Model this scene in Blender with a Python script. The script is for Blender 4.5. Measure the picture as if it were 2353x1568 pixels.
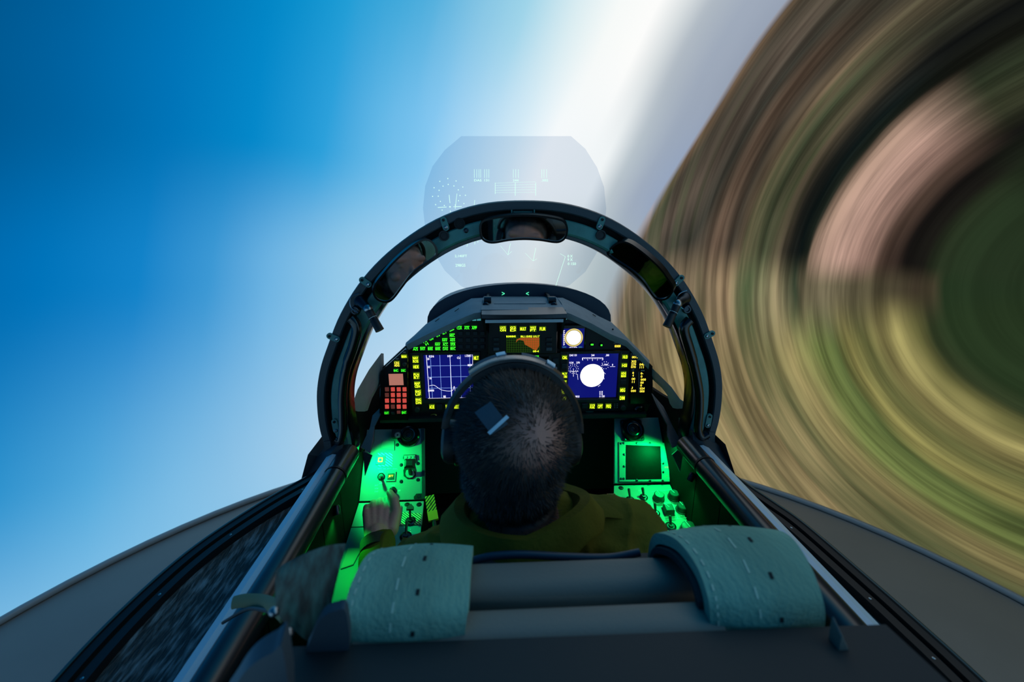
import bpy, bmesh, math, random
from mathutils import Vector, Matrix, noise
random.seed(7)
for o in list(bpy.data.objects): bpy.data.objects.remove(o)
scn = bpy.context.scene
col = scn.collection
# ------------------------------------------------------------------ camera
F, CX, CY = 1046.0, 1176.5, 784.0
YAW, PIT = math.radians(2.87), math.radians(15)
CAM = Vector((-.078, 0, 2.05))
fw = Vector((math.sin(YAW)*math.cos(PIT), math.cos(YAW)*math.cos(PIT), -math.sin(PIT)))
rt = Vector((math.cos(YAW), -math.sin(YAW), 0)); up = rt.cross(fw)
cd = bpy.data.cameras.new('camera'); cam = bpy.data.objects.new('camera', cd); col.objects.link(cam)
cam.matrix_world = Matrix.Translation(CAM) @ Matrix((rt, up, -fw)).transposed().to_4x4()
cd.sensor_fit = 'HORIZONTAL'; cd.sensor_width = 36.0; cd.lens = F/2353*36; cd.clip_start = .01
cd.dof.use_dof = True; cd.dof.focus_distance = 1.25; cd.dof.aperture_fstop = 4.5
scn.camera = cam
# ------------------------------------------------------------------ world, exposure
w = bpy.data.worlds.new('world'); scn.world = w; w.use_nodes = True
w.node_tree.nodes['Background'].inputs[0].default_value = (.010, .013, .018, 1)
w.node_tree.nodes['Background'].inputs[1].default_value = 1.0
vs = scn.view_settings
vs.view_transform = 'Standard'; vs.look = 'None'; vs.exposure = 0.0; vs.gamma = 1.0; vs.use_curve_mapping = False

# ------------------------------------------------------------------ helpers
def ray(px, py): return fw + rt*((px-CX)/F) - up*((py-CY)/F)
def P(px, py, Y): d = ray(px, py); return CAM + d*((Y-CAM.y)/d.y)
def PZ(px, py, Z): d = ray(px, py); return CAM + d*((Z-CAM.z)/d.z)
def lin(c):
    return tuple((v/255/12.92 if v/255 <= .04045 else ((v/255+.055)/1.055)**2.4) for v in c)
def mat(name, c, rough=.5, metal=0., emit=None, es=1., spec=.5, bump=0., bscale=60., mott=0., mscale=8., stretch=None, c2=None, trans=0., coat=0.):
    m = bpy.data.materials.new(name); m.use_nodes = True; t = m.node_tree; b = t.nodes['Principled BSDF']
    L = lin(c); b.inputs['Base Color'].default_value = (*L, 1); b.inputs['Roughness'].default_value = rough
    b.inputs['Metallic'].default_value = metal; b.inputs['Specular IOR Level'].default_value = spec
    if coat: b.inputs['Coat Weight'].default_value = coat; b.inputs['Coat Roughness'].default_value = .15
    if emit: b.inputs['Emission Color'].default_value = (*lin(emit), 1); b.inputs['Emission Strength'].default_value = es
    tc = t.nodes.new('ShaderNodeTexCoord'); mp = t.nodes.new('ShaderNodeMapping')
    t.links.new(tc.outputs['Object'], mp.inputs[0])
    if stretch: mp.inputs['Scale'].default_value = stretch
    n = t.nodes.new('ShaderNodeTexNoise'); n.inputs['Scale'].default_value = mscale; n.inputs['Detail'].default_value = 6
    t.links.new(mp.outputs[0], n.inputs['Vector'])
    if mott or c2:
        r = t.nodes.new('ShaderNodeValToRGB')
        d = lin(c2) if c2 else tuple(v*(1-mott) for v in L)
        r.color_ramp.elements[0].position = .38; r.color_ramp.elements[0].color = (*d, 1)
        r.color_ramp.elements[1].position = .66; r.color_ramp.elements[1].color = (*L, 1)
        t.links.new(n.outputs['Fac'], r.inputs[0]); t.links.new(r.outputs[0], b.inputs['Base Color'])
    if bump:
        n2 = t.nodes.new('ShaderNodeTexNoise'); n2.inputs['Scale'].default_value = bscale; n2.inputs['Detail'].default_value = 4
        t.links.new(mp.outputs[0], n2.inputs['Vector'])
        bp = t.nodes.new('ShaderNodeBump'); bp.inputs['Strength'].default_value = bump; bp.inputs['Distance'].default_value = .002
        t.links.new(n2.outputs['Fac'], bp.inputs['Height']); t.links.new(bp.outputs[0], b.inputs['Normal'])
    return m
def emat(name, c, s=1.):
    return mat(name, (8, 8, 8), rough=.6, emit=c, es=s)

def link(name, me, m, parent=None, label=None, cat=None, group=None, kind=None, smooth=False):
    o = bpy.data.objects.new(name, me); col.objects.link(o)
    if m is not None and not me.materials: me.materials.append(m)
    if parent is not None: o.parent = parent
    if label: o['label'] = label
    if cat: o['category'] = cat
    if group: o['group'] = group
    if kind: o['kind'] = kind
    if smooth: me.polygons.foreach_set('use_smooth', [True]*len(me.polygons))
    return o
GROUPS = {'fuselage_side': 'cockpit sides', 'rear_view_mirror': 'mirrors on the canopy arch', 'map_lamp': 'swivel lamps on the canopy arch', 'multifunction_display': 'square panel displays', 'side_console': 'side consoles', 'flood_lamp': 'console flood lamps', 'air_vent': 'console air vents', 'side_strap': 'bent wall straps', 'harness_strap': 'harness straps over the headbox'}
def empty(name, label, cat, loc=(0, 0, 0), group=None):
    group = group or GROUPS.get(name)
    o = bpy.data.objects.new(name, None); col.objects.link(o); o.empty_display_size = .05
    o['label'] = label; o['category'] = cat
    if group: o['group'] = group
    return o   # kept at the origin: all parts are modelled in world coordinates

class MB:
    """collects faces, then becomes one mesh object"""
    def __init__(s, M=None): s.v = []; s.f = []; s.M = M
    def add(s, vs_, fs):
        k = len(s.v); s.v += [Vector(p) for p in vs_]; s.f += [tuple(i+k for i in f) for f in fs]; return s
    def box(s, c, sz, R=None, ch=0):
        c = Vector(c); h = [x/2 for x in sz]
        if ch:   # chamfered towards +z (raised face)
            pts = []
            for z, k in ((-1, 0), (1 - 2*ch/sz[2], 0), (1, ch)):
                for x, y in ((-1, -1), (1, -1), (1, 1), (-1, 1)): pts.append(Vector((x*(h[0]-k), y*(h[1]-k), z*h[2])))
            fs = [(3, 2, 1, 0), (8, 9, 10, 11)]
            for l in (0, 4):
                for i in range(4): j = (i+1) % 4; fs.append((l+i, l+j, l+4+j, l+4+i))
        else:
            pts = [Vector((x*h[0], y*h[1], z*h[2])) for z in (-1, 1) for x, y in ((-1, -1), (1, -1), (1, 1), (-1, 1))]
            fs = [(3, 2, 1, 0), (4, 5, 6, 7)] + [(i, (i+1) % 4, (i+1) % 4+4, i+4) for i in range(4)]
        if R is not None: pts = [R @ p for p in pts]
        return s.add([c+p for p in pts], fs)
    def prism(s, poly, z0, z1, ch=0):
        """poly in local xy; front at z1"""
        n = len(poly); cx = sum(p[0] for p in poly)/n; cy = sum(p[1] for p in poly)/n
        def ring(z, k):
            out = []
            for p in poly:
                d = Vector((p[0]-cx, p[1]-cy)); l = d.length or 1
                q = d*(max(l-k, 0)/l); out.append(Vector((cx+q.x, cy+q.y, z)))
            return out
        rs = [ring(z0, 0), ring(z1-ch, 0)] + ([ring(z1, ch)] if ch else [])
        pts = sum(rs, []); fs = [tuple(reversed(range(n)))]; m = len(rs)
        fs.append(tuple(range((m-1)*n, m*n)))
        for l in range(m-1):
            for i in range(n): j = (i+1) % n; fs.append((l*n+i, l*n+j, (l+1)*n+j, (l+1)*n+i))
        return s.add(pts, fs)
    def cyl(s, a, b, r0, r1=None, n=20, cap=True):
        a, b = Vector(a), Vector(b); r1 = r0 if r1 is None else r1
        d = (b-a).normalized(); x = d.orthogonal().normalized(); y = d.cross(x)
        pts = []
        for c, r in ((a, r0), (b, r1)):
            for i in range(n): t = 2*math.pi*i/n; pts.append(c + x*(r*math.cos(t)) + y*(r*math.sin(t)))
        fs = [(i, (i+1) % n, n+(i+1) % n, n+i) for i in range(n)]
        if cap: fs += [tuple(reversed(range(n))), tuple(range(n, 2*n))]
        return s.add(pts, fs)
    def lathe(s, a, d, prof, n=24):
        """prof: (radius, height along d) list"""
        a = Vector(a); d = Vector(d).normalized(); x = d.orthogonal().normalized(); y = d.cross(x)
        pts = []
        for r, h in prof:
            for i in range(n): t = 2*math.pi*i/n; pts.append(a + d*h + x*(r*math.cos(t)) + y*(r*math.sin(t)))
        m = len(prof); fs = []
        for l in range(m-1):
            for i in range(n): j = (i+1) % n; fs.append((l*n+i, l*n+j, (l+1)*n+j, (l+1)*n+i))
        fs += [tuple(reversed(range(n))), tuple(range((m-1)*n, m*n))]
        return s.add(pts, fs)
    def tube(s, path, r, n=12, cap=True, up_=None, flat=1.):
        path = [Vector(p) for p in path]; m = len(path); pts = []; x = None
        for k, p in enumerate(path):
            d = (path[min(k+1, m-1)] - path[max(k-1, 0)]).normalized()
            if x is None: x = (up_.cross(d).normalized() if up_ else d.orthogonal().normalized())
            else: x = (x - d*x.dot(d)).normalized()
            y = d.cross(x); rr = r[k] if isinstance(r, (list, tuple)) else r
            for i in range(n): t = 2*math.pi*i/n; pts.append(p + x*(rr*math.cos(t)) + y*(rr*flat*math.sin(t)))
        fs = []
        for l in range(m-1):
            for i in range(n): j = (i+1) % n; fs.append((l*n+i, l*n+j, (l+1)*n+j, (l+1)*n+i))
        if cap: fs += [tuple(reversed(range(n))), tuple(range((m-1)*n, m*n))]
        return s.add(pts, fs)
    def loft(s, rows, close_v=False, thick=None):
        """rows of equal length point lists -> quads; thick: Vector offset makes it a closed slab"""
        n = len(rows[0]); m = len(rows)
        pts = [Vector(p) for r in rows for p in r]
        fs = []
        for l in range(m-1):
            for i in range(n - (0 if close_v else 1)): j = (i+1) % n; fs.append((l*n+i, l*n+j, (l+1)*n+j, (l+1)*n+i))
        if thick is None: return s.add(pts, fs)
        k = len(pts); pts2 = pts + [p+Vector(thick) for p in pts]
        fs2 = list(fs) + [tuple(i+k for i in reversed(f)) for f in fs]
        per = [i for i in range(n)] + [l*n+n-1 for l in range(1, m)] + [(m-1)*n+i for i in range(n-2, -1, -1)] + [l*n for l in range(m-2, 0, -1)]
        for a in range(len(per)):
            b = per[(a+1) % len(per)]; fs2.append((per[a], per[a]+k, b+k, b))
        return s.add(pts2, fs2)
    def ell(s, c, r, R=None, nu=20, nv=12):
        c = Vector(c); pts = [Vector((0, 0, r[2]))]
        for j in range(1, nv):
            ph = math.pi*j/nv
            for i in range(nu): t = 2*math.pi*i/nu; pts.append(Vector((r[0]*math.sin(ph)*math.cos(t), r[1]*math.sin(ph)*math.sin(t), r[2]*math.cos(ph))))
        pts.append(Vector((0, 0, -r[2])))
        if R is not None: pts = [R @ p for p in pts]
        fs = [(0, 1+i, 1+(i+1) % nu) for i in range(nu)]
        for j in range(nv-2):
            for i in range(nu): a = 1+j*nu+i; b = 1+j*nu+(i+1) % nu; fs.append((a, a+nu, b+nu, b))
        e = len(pts)-1; o = 1+(nv-2)*nu
        fs += [(o+i, e, o+(i+1) % nu) for i in range(nu)]
        return s.add([c+p for p in pts], fs)
    def caps(s, a, b, ra, rb, n=16):
        """tapered capsule"""
        a, b = Vector(a), Vector(b); d = (b-a); L = d.length; d.normalize()
        prof = [(ra*math.sin(t), -ra*math.cos(t)) for t in (.05, .5, 1., math.pi/2)] + [(rb*math.cos(t), L+rb*math.sin(t)) for t in (0, .55, 1.05, 1.5)]
        return s.lathe(a, d, prof, n)
    def mesh(s, name):
        me = bpy.data.meshes.new(name)
        v = [s.M @ p for p in s.v] if s.M else s.v
        me.from_pydata([tuple(p) for p in v], [], s.f)
        bm = bmesh.new(); bm.from_mesh(me); bmesh.ops.recalc_face_normals(bm, faces=bm.faces); bm.to_mesh(me); bm.free()
        return me
    def build(s, name, m, parent=None, smooth=False, **k):
        me = s.mesh(name)
        o = link(name, me, m, parent, smooth=smooth, **k)
        if smooth:
            try: me.set_sharp_from_angle(angle=math.radians(38))
            except Exception: pass
        return o

def crom(pts, n=6, closed=False):
    pts = [Vector(p) for p in pts]; out = []; m = len(pts)
    for i in range(m if closed else m-1):
        g = (lambda k: pts[k % m]) if closed else (lambda k: pts[max(0, min(m-1, k))])
        p0, p1, p2, p3 = g(i-1), g(i), g(i+1), g(i+2)
        for j in range(n):
            t = j/n
            out.append(.5*((2*p1)+(p2-p0)*t+(2*p0-5*p1+4*p2-p3)*t*t+(3*p1-p0-3*p2+p3)*t**3))
    if not closed: out.append(pts[-1])
    return out

class Plane:
    """a flat panel in the room: local x right, y up the panel, z off its face towards the seat"""
    def __init__(s, o, ey):
        s.o = Vector(o); s.x = Vector((1, 0, 0)); s.y = Vector(ey).normalized(); s.n = s.x.cross(s.y)
        s.M = Matrix.Translation(s.o) @ Matrix((s.x, s.y, s.n)).transposed().to_4x4()
    def l(s, px, py, z=0.):
        d = ray(px, py); o = s.o + s.n*z; t = (o-CAM).dot(s.n)/d.dot(s.n); p = CAM+d*t-s.o
        return Vector((p.dot(s.x), p.dot(s.y), z))
    def w(s, px, py, z=0.): return s.M @ s.l(px, py, z)
    def mb(s): return MB(s.M)
    def px(s, px, py): return (s.l(px+1, py)-s.l(px, py)).length     # metres per pixel there
    def rect(s, x0, y0, x1, y1):
        a = s.l((x0+x1)/2, (y0+y1)/2); wd = (s.l(x1, (y0+y1)/2)-s.l(x0, (y0+y1)/2)).length; h = (s.l((x0+x1)/2, y1)-s.l((x0+x1)/2, y0)).length
        return a, wd, h

_font = {}
def text_mesh(body):
    if body not in _font:
        cu = bpy.data.curves.new('legend_curve', 'FONT'); cu.body = body; cu.size = 1; cu.resolution_u = 2; cu.align_x = 'CENTER'; cu.align_y = 'CENTER'; cu.offset = .012
        o = bpy.data.objects.new('legend_tmp', cu); me = bpy.data.meshes.new_from_object(o); bpy.data.objects.remove(o)
        vs_ = [v.co.copy() for v in me.vertices]; fs = [tuple(p.vertices) for p in me.polygons]
        x0 = min(v.x for v in vs_); x1 = max(v.x for v in vs_); y0 = min(v.y for v in vs_); y1 = max(v.y for v in vs_)
        c = Vector(((x0+x1)/2, (y0+y1)/2, 0)); vs_ = [v-c for v in vs_]
        _font[body] = (vs_, fs, x1-x0, y1-y0)
    return _font[body]
def put_text(mb, body, c, wd=None, h=None, rot=0.):
    """writes body centred on local point c, fitted to width and height"""
    vs_, fs, tw, th = text_mesh(body)
    sy = h/th if h else wd/tw; sx = wd/tw if wd else sy
    ca, sa = math.cos(rot), math.sin(rot); c = Vector(c)
    mb.add([c+Vector((v.x*sx*ca-v.y*sy*sa, v.x*sx*sa+v.y*sy*ca, 0)) for v in vs_], fs)

# ------------------------------------------------------------------ materials
M = {}
M['black'] = mat('matte_black', (14, 15, 17), .55, bump=.15, bscale=400)
M['gloss'] = mat('gloss_black', (10, 11, 13), .22, spec=.6)
M['deep'] = mat('deep_black', (5, 5, 6), .8)
M['frame'] = mat('frame_paint', (66, 130, 124), .45, bump=.25, bscale=500, mott=.2, mscale=40)
M['rim'] = mat('rim_paint', (46, 56, 62), .5, bump=.2, bscale=500)
M['panel'] = mat('panel_black', (12, 13, 15), .5, bump=.1, bscale=600)
M['bezel'] = mat('bezel_green_grey', (30, 42, 44), .45)
M['keycap'] = mat('key_black', (17, 19, 20), .4)
M['keydark'] = mat('key_slate', (30, 40, 46), .45)
M['steel'] = mat('steel', (150, 155, 160), .3, 1.)
M['dsteel'] = mat('dark_steel', (60, 66, 72), .35, 1.)
M['shield'] = mat('glareshield_grey', (126, 138, 144), .65, bump=.2, bscale=300, mott=.12, mscale=30)
M['fairing'] = mat('fairing_navy', (8, 44, 66), .45)
M['console'] = mat('console_paint', (128, 140, 136), .5, bump=.08, bscale=500, mott=.06, mscale=20)
M['teal'] = mat('teal_plate', (60, 130, 140), .5)
M['sill'] = mat('sill_paint', (190, 204, 212), .26, bump=.06, bscale=300)
M['tube'] = mat('tube_paint', (30, 34, 38), .26, spec=.6)
M['wall'] = mat('wall_black', (6, 6, 7), .8, spec=.12)
M['rubber'] = mat('seal_rubber', (10, 11, 12), .5)
M['webbing'] = mat('strap_webbing', (140, 186, 164), .85, bump=.7, bscale=260, mott=.35, mscale=14, stretch=(1, .35, 1), spec=.15)
M['stitch'] = mat('stitch_thread', (172, 200, 180), .8)
M['stitchd'] = mat('stitch_dark', (14, 26, 28), .9)
M['pad'] = mat('seat_pad_grey', (120, 116, 106), .6, bump=.15, bscale=300)
M['box'] = mat('seat_box', (26, 32, 34), .65, bump=.1, bscale=300)
M['guard'] = mat('seat_guard', (66, 76, 84), .5)
M['skin'] = mat('skin', (206, 150, 132), .5, bump=.25, bscale=180, mott=.16, mscale=26)
M['suit'] = mat('flight_suit', (108, 102, 34), .85, bump=.5, bscale=160, mott=.4, mscale=9, spec=.1)
M['hair'] = mat('hair', (34, 28, 26), .5, spec=.4)
M['grey_pad'] = mat('headset_pad', (70, 82, 92), .7)
M['reflect'] = mat('reflective_tape', (225, 235, 240), .35)
M['mirror'] = mat('mirror_glass', (190, 195, 195), .03, 1.)
M['yellow'] = mat('handle_yellow', (225, 205, 20), .5)
M['white'] = mat('white_print', (225, 230, 225), .6)
M['red'] = mat('tag_red', (190, 40, 50), .5)
M['knob'] = mat('knob_grey', (38, 44, 44), .45)
M['lume'] = emat('legend_yellow', (228, 255, 40), 2.2)
M['lumeg'] = emat('legend_green', (60, 255, 40), 1.9)
M['glowy'] = mat('key_backlit_yellow', (14, 18, 8), .5, emit=(120, 170, 0), es=.3)
M['glowg'] = mat('key_backlit_green', (8, 16, 8), .5, emit=(10, 110, 10), es=.35)
M['amber'] = emat('digit_amber', (255, 226, 70), 1.9)
M['redkey'] = mat('key_red', (120, 40, 36), .5, emit=(225, 84, 74), es=.75)
M['redkeyd'] = mat('key_red_dim', (60, 30, 28), .5, emit=(120, 60, 54), es=.5)
M['lcd'] = mat('lcd_pink', (120, 80, 72), .6, emit=(196, 128, 112), es=.75, mott=.1, mscale=300)
M['blue'] = mat('screen_blue', (2, 4, 10), .12, emit=(14, 20, 112), es=1.)
M['blueline'] = emat('screen_line_blue', (150, 186, 255), 1.2)
M['whiteline'] = emat('screen_line_white', (240, 236, 255), 1.7)
M['disc'] = emat('screen_white', (255, 252, 255), 2.2)
M['gold'] = emat('screen_gold', (226, 206, 120), 1.)
M['sand'] = emat('screen_sand', (196, 178, 100), .8)
M['orange'] = emat('map_orange', (214, 100, 30), .55)
M['mapdark'] = mat('map_dark', (6, 10, 6), .3, emit=(30, 56, 14), es=.28)
M['mapline'] = emat('map_grid', (70, 130, 20), .45)
M['offscreen'] = mat('screen_off', (7, 12, 10), .45, spec=.06, mott=.6, mscale=120)
M['cyan'] = emat('lamp_cyan', (70, 150, 160), .8)
M['hud'] = emat('hud_symbol', (205, 255, 235), 1.15)
M['hudg'] = emat('hud_green', (90, 255, 190), 1.1)
M['hazard'] = None
def stripes(name, c1, c2, sc, emit=0.):
    m = mat(name, c1, .5); t = m.node_tree; b = t.nodes['Principled BSDF']
    wv = t.nodes.new('ShaderNodeTexWave'); wv.bands_direction = 'DIAGONAL'; wv.inputs['Scale'].default_value = sc
    mp = [n for n in t.nodes if n.type == 'MAPPING'][0]; t.links.new(mp.outputs[0], wv.inputs['Vector'])
    r = t.nodes.new('ShaderNodeValToRGB'); r.color_ramp.interpolation = 'CONSTANT'
    r.color_ramp.elements[0].color = (*lin(c2), 1); r.color_ramp.elements[1].color = (*lin(c1), 1); r.color_ramp.elements[1].position = .42
    t.links.new(wv.outputs['Fac'], r.inputs[0]); t.links.new(r.outputs[0], b.inputs['Base Color'])
    return m

# ------------------------------------------------------------------ the room: projection dome and floor
DC, DR, PC = Vector((.06, .81, 1.9)), 3.568, Vector((0, .2, 1.9))   # screen centre, radius, centre of the projected picture
AX = Vector((0.8514, 0.5221, -0.0508)).normalized()       # roll axis of the pictured flight
ax_x = (Vector((0, 0, 1)) - AX*AX.z).normalized(); ax_y = AX.cross(ax_x)
DROT = Matrix((ax_x, ax_y, AX)).transposed()
def dome_material():
    m = bpy.data.materials.new('projected_picture'); m.use_nodes = True; t = m.node_tree; t.nodes.clear()
    N = lambda k: t.nodes.new(k)
    def math_(op, a, b=None, c=None):
        n = N('ShaderNodeMath'); n.operation = op
        for i, v in enumerate((a, b, c)):
            if v is None: continue
            if isinstance(v, (int, float)): n.inputs[i].default_value = v
            else: t.links.new(v, n.inputs[i])
        return n.outputs[0]
    def maprange(v, a, b, c=0., d=1., smooth=True):
        n = N('ShaderNodeMapRange'); n.interpolation_type = 'SMOOTHSTEP' if smooth else 'LINEAR'
        t.links.new(v, n.inputs[0])
        for i, k in enumerate((a, b, c, d)): n.inputs[1+i].default_value = k
        return n.outputs[0]
    def ramp(v, stops, a, b):
        f = math_('MULTIPLY_ADD', v, 1/(b-a), -a/(b-a)); n = N('ShaderNodeValToRGB'); cr = n.color_ramp
        stops = sorted(stops)
        while len(cr.elements) < len(stops): cr.elements.new(.5)
        for e, (p, c) in zip(cr.elements, stops): e.position = (p-a)/(b-a); e.color = (*lin(c), 1)
        for e, (p, c) in zip(cr.elements, stops): e.position = (p-a)/(b-a)
        t.links.new(f, n.inputs[0]); return n.outputs[0]
    def mix(f, a, b, mode='MIX'):
        n = N('ShaderNodeMix'); n.data_type = 'RGBA'; n.blend_type = mode
        if isinstance(f, (int, float)): n.inputs[0].default_value = f
        else: t.links.new(f, n.inputs[0])
        for i, v in ((6, a), (7, b)):
            if isinstance(v, tuple): n.inputs[i].default_value = (*v, 1)
            else: t.links.new(v, n.inputs[i])
        return n.outputs[2]
    tc = N('ShaderNodeTexCoord'); nm = N('ShaderNodeVectorMath'); nm.operation = 'NORMALIZE'
    t.links.new(tc.outputs['Object'], nm.inputs[0]); sp = N('ShaderNodeSeparateXYZ'); t.links.new(nm.outputs[0], sp.inputs[0])
    X, Y, Z = sp.outputs
    th = math_('MULTIPLY', math_('ARCCOSINE', Z), 57.29578)
    ph = math_('SUBTRACT', math_('MULTIPLY', math_('ARCTAN2', math_('MULTIPLY', X, -1.), Y), 57.29578), 0.)
    ph = math_('ADD', ph, 90.)                      # angle about the roll axis, its seam turned out of view
    ph = math_('SUBTRACT', ph, math_('MULTIPLY', math_('GREATER_THAN', ph, 90.), 360.))
    # the pictured horizon is not quite a circle about the roll axis
    g = maprange(ph, -58, -125, 3., 12.6)
    th2 = math_('SUBTRACT', th, math_('MULTIPLY', g, maprange(th, 22, 37, smooth=False)))
    def noise_(sth, sph, det=3., seed=0., rough=.55):
        c = N('ShaderNodeCombineXYZ'); t.links.new(math_('MULTIPLY', th, sth), c.inputs[0])
        t.links.new(math_('MULTIPLY', X, sph), c.inputs[1]); t.links.new(math_('MULTIPLY_ADD', Y, sph, seed), c.inputs[2])
        n = N('ShaderNodeTexNoise'); n.inputs['Scale'].default_value = 1; n.inputs['Detail'].default_value = det; n.inputs['Roughness'].default_value = rough
        t.links.new(c.outputs[0], n.inputs['Vector']); return n.outputs['Fac']
    # sky
    top = [(33, (140, 152, 172)), (37, (152, 164, 182)), (40, (172, 182, 192)), (42, (214, 220, 222)), (44.5, (253, 253, 251)), (48, (247, 250, 248)), (52, (216, 236, 241)), (57, (152, 210, 232)), (66, (56, 170, 218)), (74, (0, 156, 212)), (81, (0, 132, 194)), (88, (0, 108, 168)), (94, (0, 86, 140)), (101, (0, 60, 106))]
    mid = [(33, (140, 158, 188)), (36.5, (150, 164, 184)), (39.5, (180, 192, 200)), (42, (240, 245, 246)), (49, (246, 250, 252)), (53, (210, 234, 247)), (63, (122, 196, 240)), (69, (84, 180, 230)), (74, (34, 160, 220)), (81, (4, 136, 202)), (88, (0, 116, 184)), (95, (0, 98, 160)), (102, (0, 80, 134))]
    low = [(33, (150, 162, 172)), (37, (168, 184, 190)), (41, (200, 212, 214)), (46, (238, 242, 238)), (52, (206, 227, 240)), (61, (164, 208, 238)), (70, (144, 200, 233)), (77, (112, 182, 228)), (83, (62, 154, 214)), (89, (18, 131, 202)), (96, (0, 115, 186)), (103, (0, 98, 165))]
    bot = [(33, (160, 166, 170)), (50, (220, 226, 232)), (66, (190, 216, 236)), (74, (160, 204, 234)), (84, (126, 190, 230)), (91, (86, 172, 222)), (98, (42, 148, 208)), (104, (14, 131, 198)), (125, (0, 110, 180))]
    A_, B_ = 30., 130.
    c = mix(maprange(ph, -76, -58), ramp(th2, mid, A_, B_), ramp(th2, top, A_, B_))
    c = mix(maprange(ph, -93, -79), ramp(th2, low, A_, B_), c)
    c = mix(maprange(ph, -118, -94), ramp(th2, bot, A_, B_), c)
    c = mix(maprange(ph, -112, -132), c, lin((150, 206, 238)))
    sn = noise_(.16, 1.6, 4.)
    c = mix(math_('MULTIPLY', sn, .10), c, mix(maprange(th2, 60, 80), (.9, .95, 1.), (.0, .2, .5)))
    # ground
    gu = [(0, (36, 50, 32)), (10, (38, 52, 33)), (11.6, (40, 50, 33)), (12.6, (27, 26, 22)), (14, (20, 18, 17)), (15.4, (86, 68, 58)), (17, (158, 126, 113)), (19, (178, 145, 130)), (21, (172, 142, 124)), (21.7, (160, 134, 114)), (22.1, (40, 48, 40)), (23, (18, 28, 28)), (24, (40, 42, 38)), (25.5, (86, 76, 60)), (27, (70, 78, 56)), (28.5, (110, 94, 74)), (30, (60, 55, 47)), (31.5, (98, 80, 66)), (33, (58, 57, 50)), (34.5, (86, 76, 66)), (36, (76, 70, 60)), (36.7, (112, 92, 72)), (37.2, (168, 132, 98))]
    gv = [(0, (36, 50, 32)), (12, (30, 38, 26)), (15, (21, 21, 19)), (17.5, (62, 66, 47)), (20, (46, 54, 38)), (22, (30, 32, 26)), (24, (15, 17, 17)), (26, (50, 50, 40)), (28, (88, 80, 62)), (30, (66, 62, 52)), (32, (50, 50, 42)), (34, (70, 64, 54)), (36.7, (84, 76, 62)), (37.2, (150, 122, 94))]
    gm_ = [(0, (36, 50, 32)), (10.6, (36, 52, 32)), (11.6, (66, 60, 44)), (13, (60, 52, 40)), (16, (84, 78, 58)), (20, (106, 98, 76)), (22.6, (112, 104, 80)), (23.4, (66, 80, 60)), (25, (134, 122, 92)), (28, (94, 106, 74)), (30, (142, 120, 92)), (33, (110, 100, 80)), (36, (132, 116, 92)), (45, (140, 130, 112))]
    gd = [(0, (36, 50, 30)), (10.6, (38, 54, 32)), (12, (48, 58, 36)), (13.2, (104, 102, 60)), (14.6, (172, 162, 102)), (15.6, (124, 116, 72)), (17, (96, 98, 58)), (18.5, (132, 126, 74)), (20, (72, 84, 46)), (22, (104, 116, 64)), (24, (142, 130, 86)), (26, (96, 94, 62)), (28, (154, 136, 96)), (30, (126, 114, 80)), (32, (166, 146, 104)), (34, (134, 124, 90)), (37, (154, 140, 108)), (44, (142, 132, 108))]
    wob = math_('MULTIPLY_ADD', noise_(.10, 1.9, 3., 5.), 6.4, -3.2)
    th3 = math_('ADD', th, math_('MULTIPLY', wob, math_('MULTIPLY', maprange(th, 36, 27), maprange(ph, -70, -100, .45, 1.))))
    th3 = math_('ADD', th3, math_('MULTIPLY', math_('SUBTRACT', th2, math_('SUBTRACT', th, 3.)), maprange(th, 30, 38)))
    gc = mix(maprange(ph, -52, -34), ramp(th3, gu, 0, 50), ramp(th3, gv, 0, 50))
    gc = mix(maprange(ph, -86, -97), gc, ramp(th3, gm_, 0, 50))
    gc = mix(maprange(ph, -97, -118), gc, ramp(th3, gd, 0, 50))
    s1 = noise_(.9, 2.0, 4., 1., .6); s2 = noise_(2.6, 3., 3., 9., .6); s3 = noise_(.5, 1.2, 2., 3.)
    st = math_('ADD', math_('MULTIPLY', s1, .72), math_('MULTIPLY', s2, .28))
    dark = math_('MULTIPLY', maprange(st, .36, .64, .55, 1.35), maprange(noise_(.2, 2.6, 2., 17.), .35, .65, .72, 1.2))
    inner = maprange(th, 9, 20, .25, 1.)
    dk = math_('ADD', math_('MULTIPLY', dark, inner), math_('SUBTRACT', 1., inner))
    mul = N('ShaderNodeVectorMath'); mul.operation = 'SCALE'; t.links.new(gc, mul.inputs[0]); t.links.new(dk, mul.inputs['Scale'])
    gc = mix(math_('MULTIPLY', math_('MULTIPLY', maprange(s3, .5, .66), .4), maprange(th, 22, 27)), mul.outputs[0], lin((66, 84, 54)))
    edge = math_('MULTIPLY_ADD', maprange(ph, -70, -118), 1.6, .25)
    lo = math_('SUBTRACT', th2, 33.9); fac = math_('MULTIPLY_ADD', math_('DIVIDE', lo, edge), .5, .5)
    cl = N('ShaderNodeClamp'); t.links.new(fac, cl.inputs[0])
    far = maprange(ph, -118, -150)      # under the cockpit's nose the ground fills the picture
    fac2 = math_('MULTIPLY', cl.outputs[0], math_('SUBTRACT', 1., math_('MULTIPLY', far, maprange(th, 52, 46))))
    c = mix(fac2, gc, c)
    e = N('ShaderNodeEmission'); t.links.new(c, e.inputs[0]); e.inputs[1].default_value = 1.0
    out = N('ShaderNodeOutputMaterial'); t.links.new(e.outputs[0], out.inputs[0])
    return m
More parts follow.
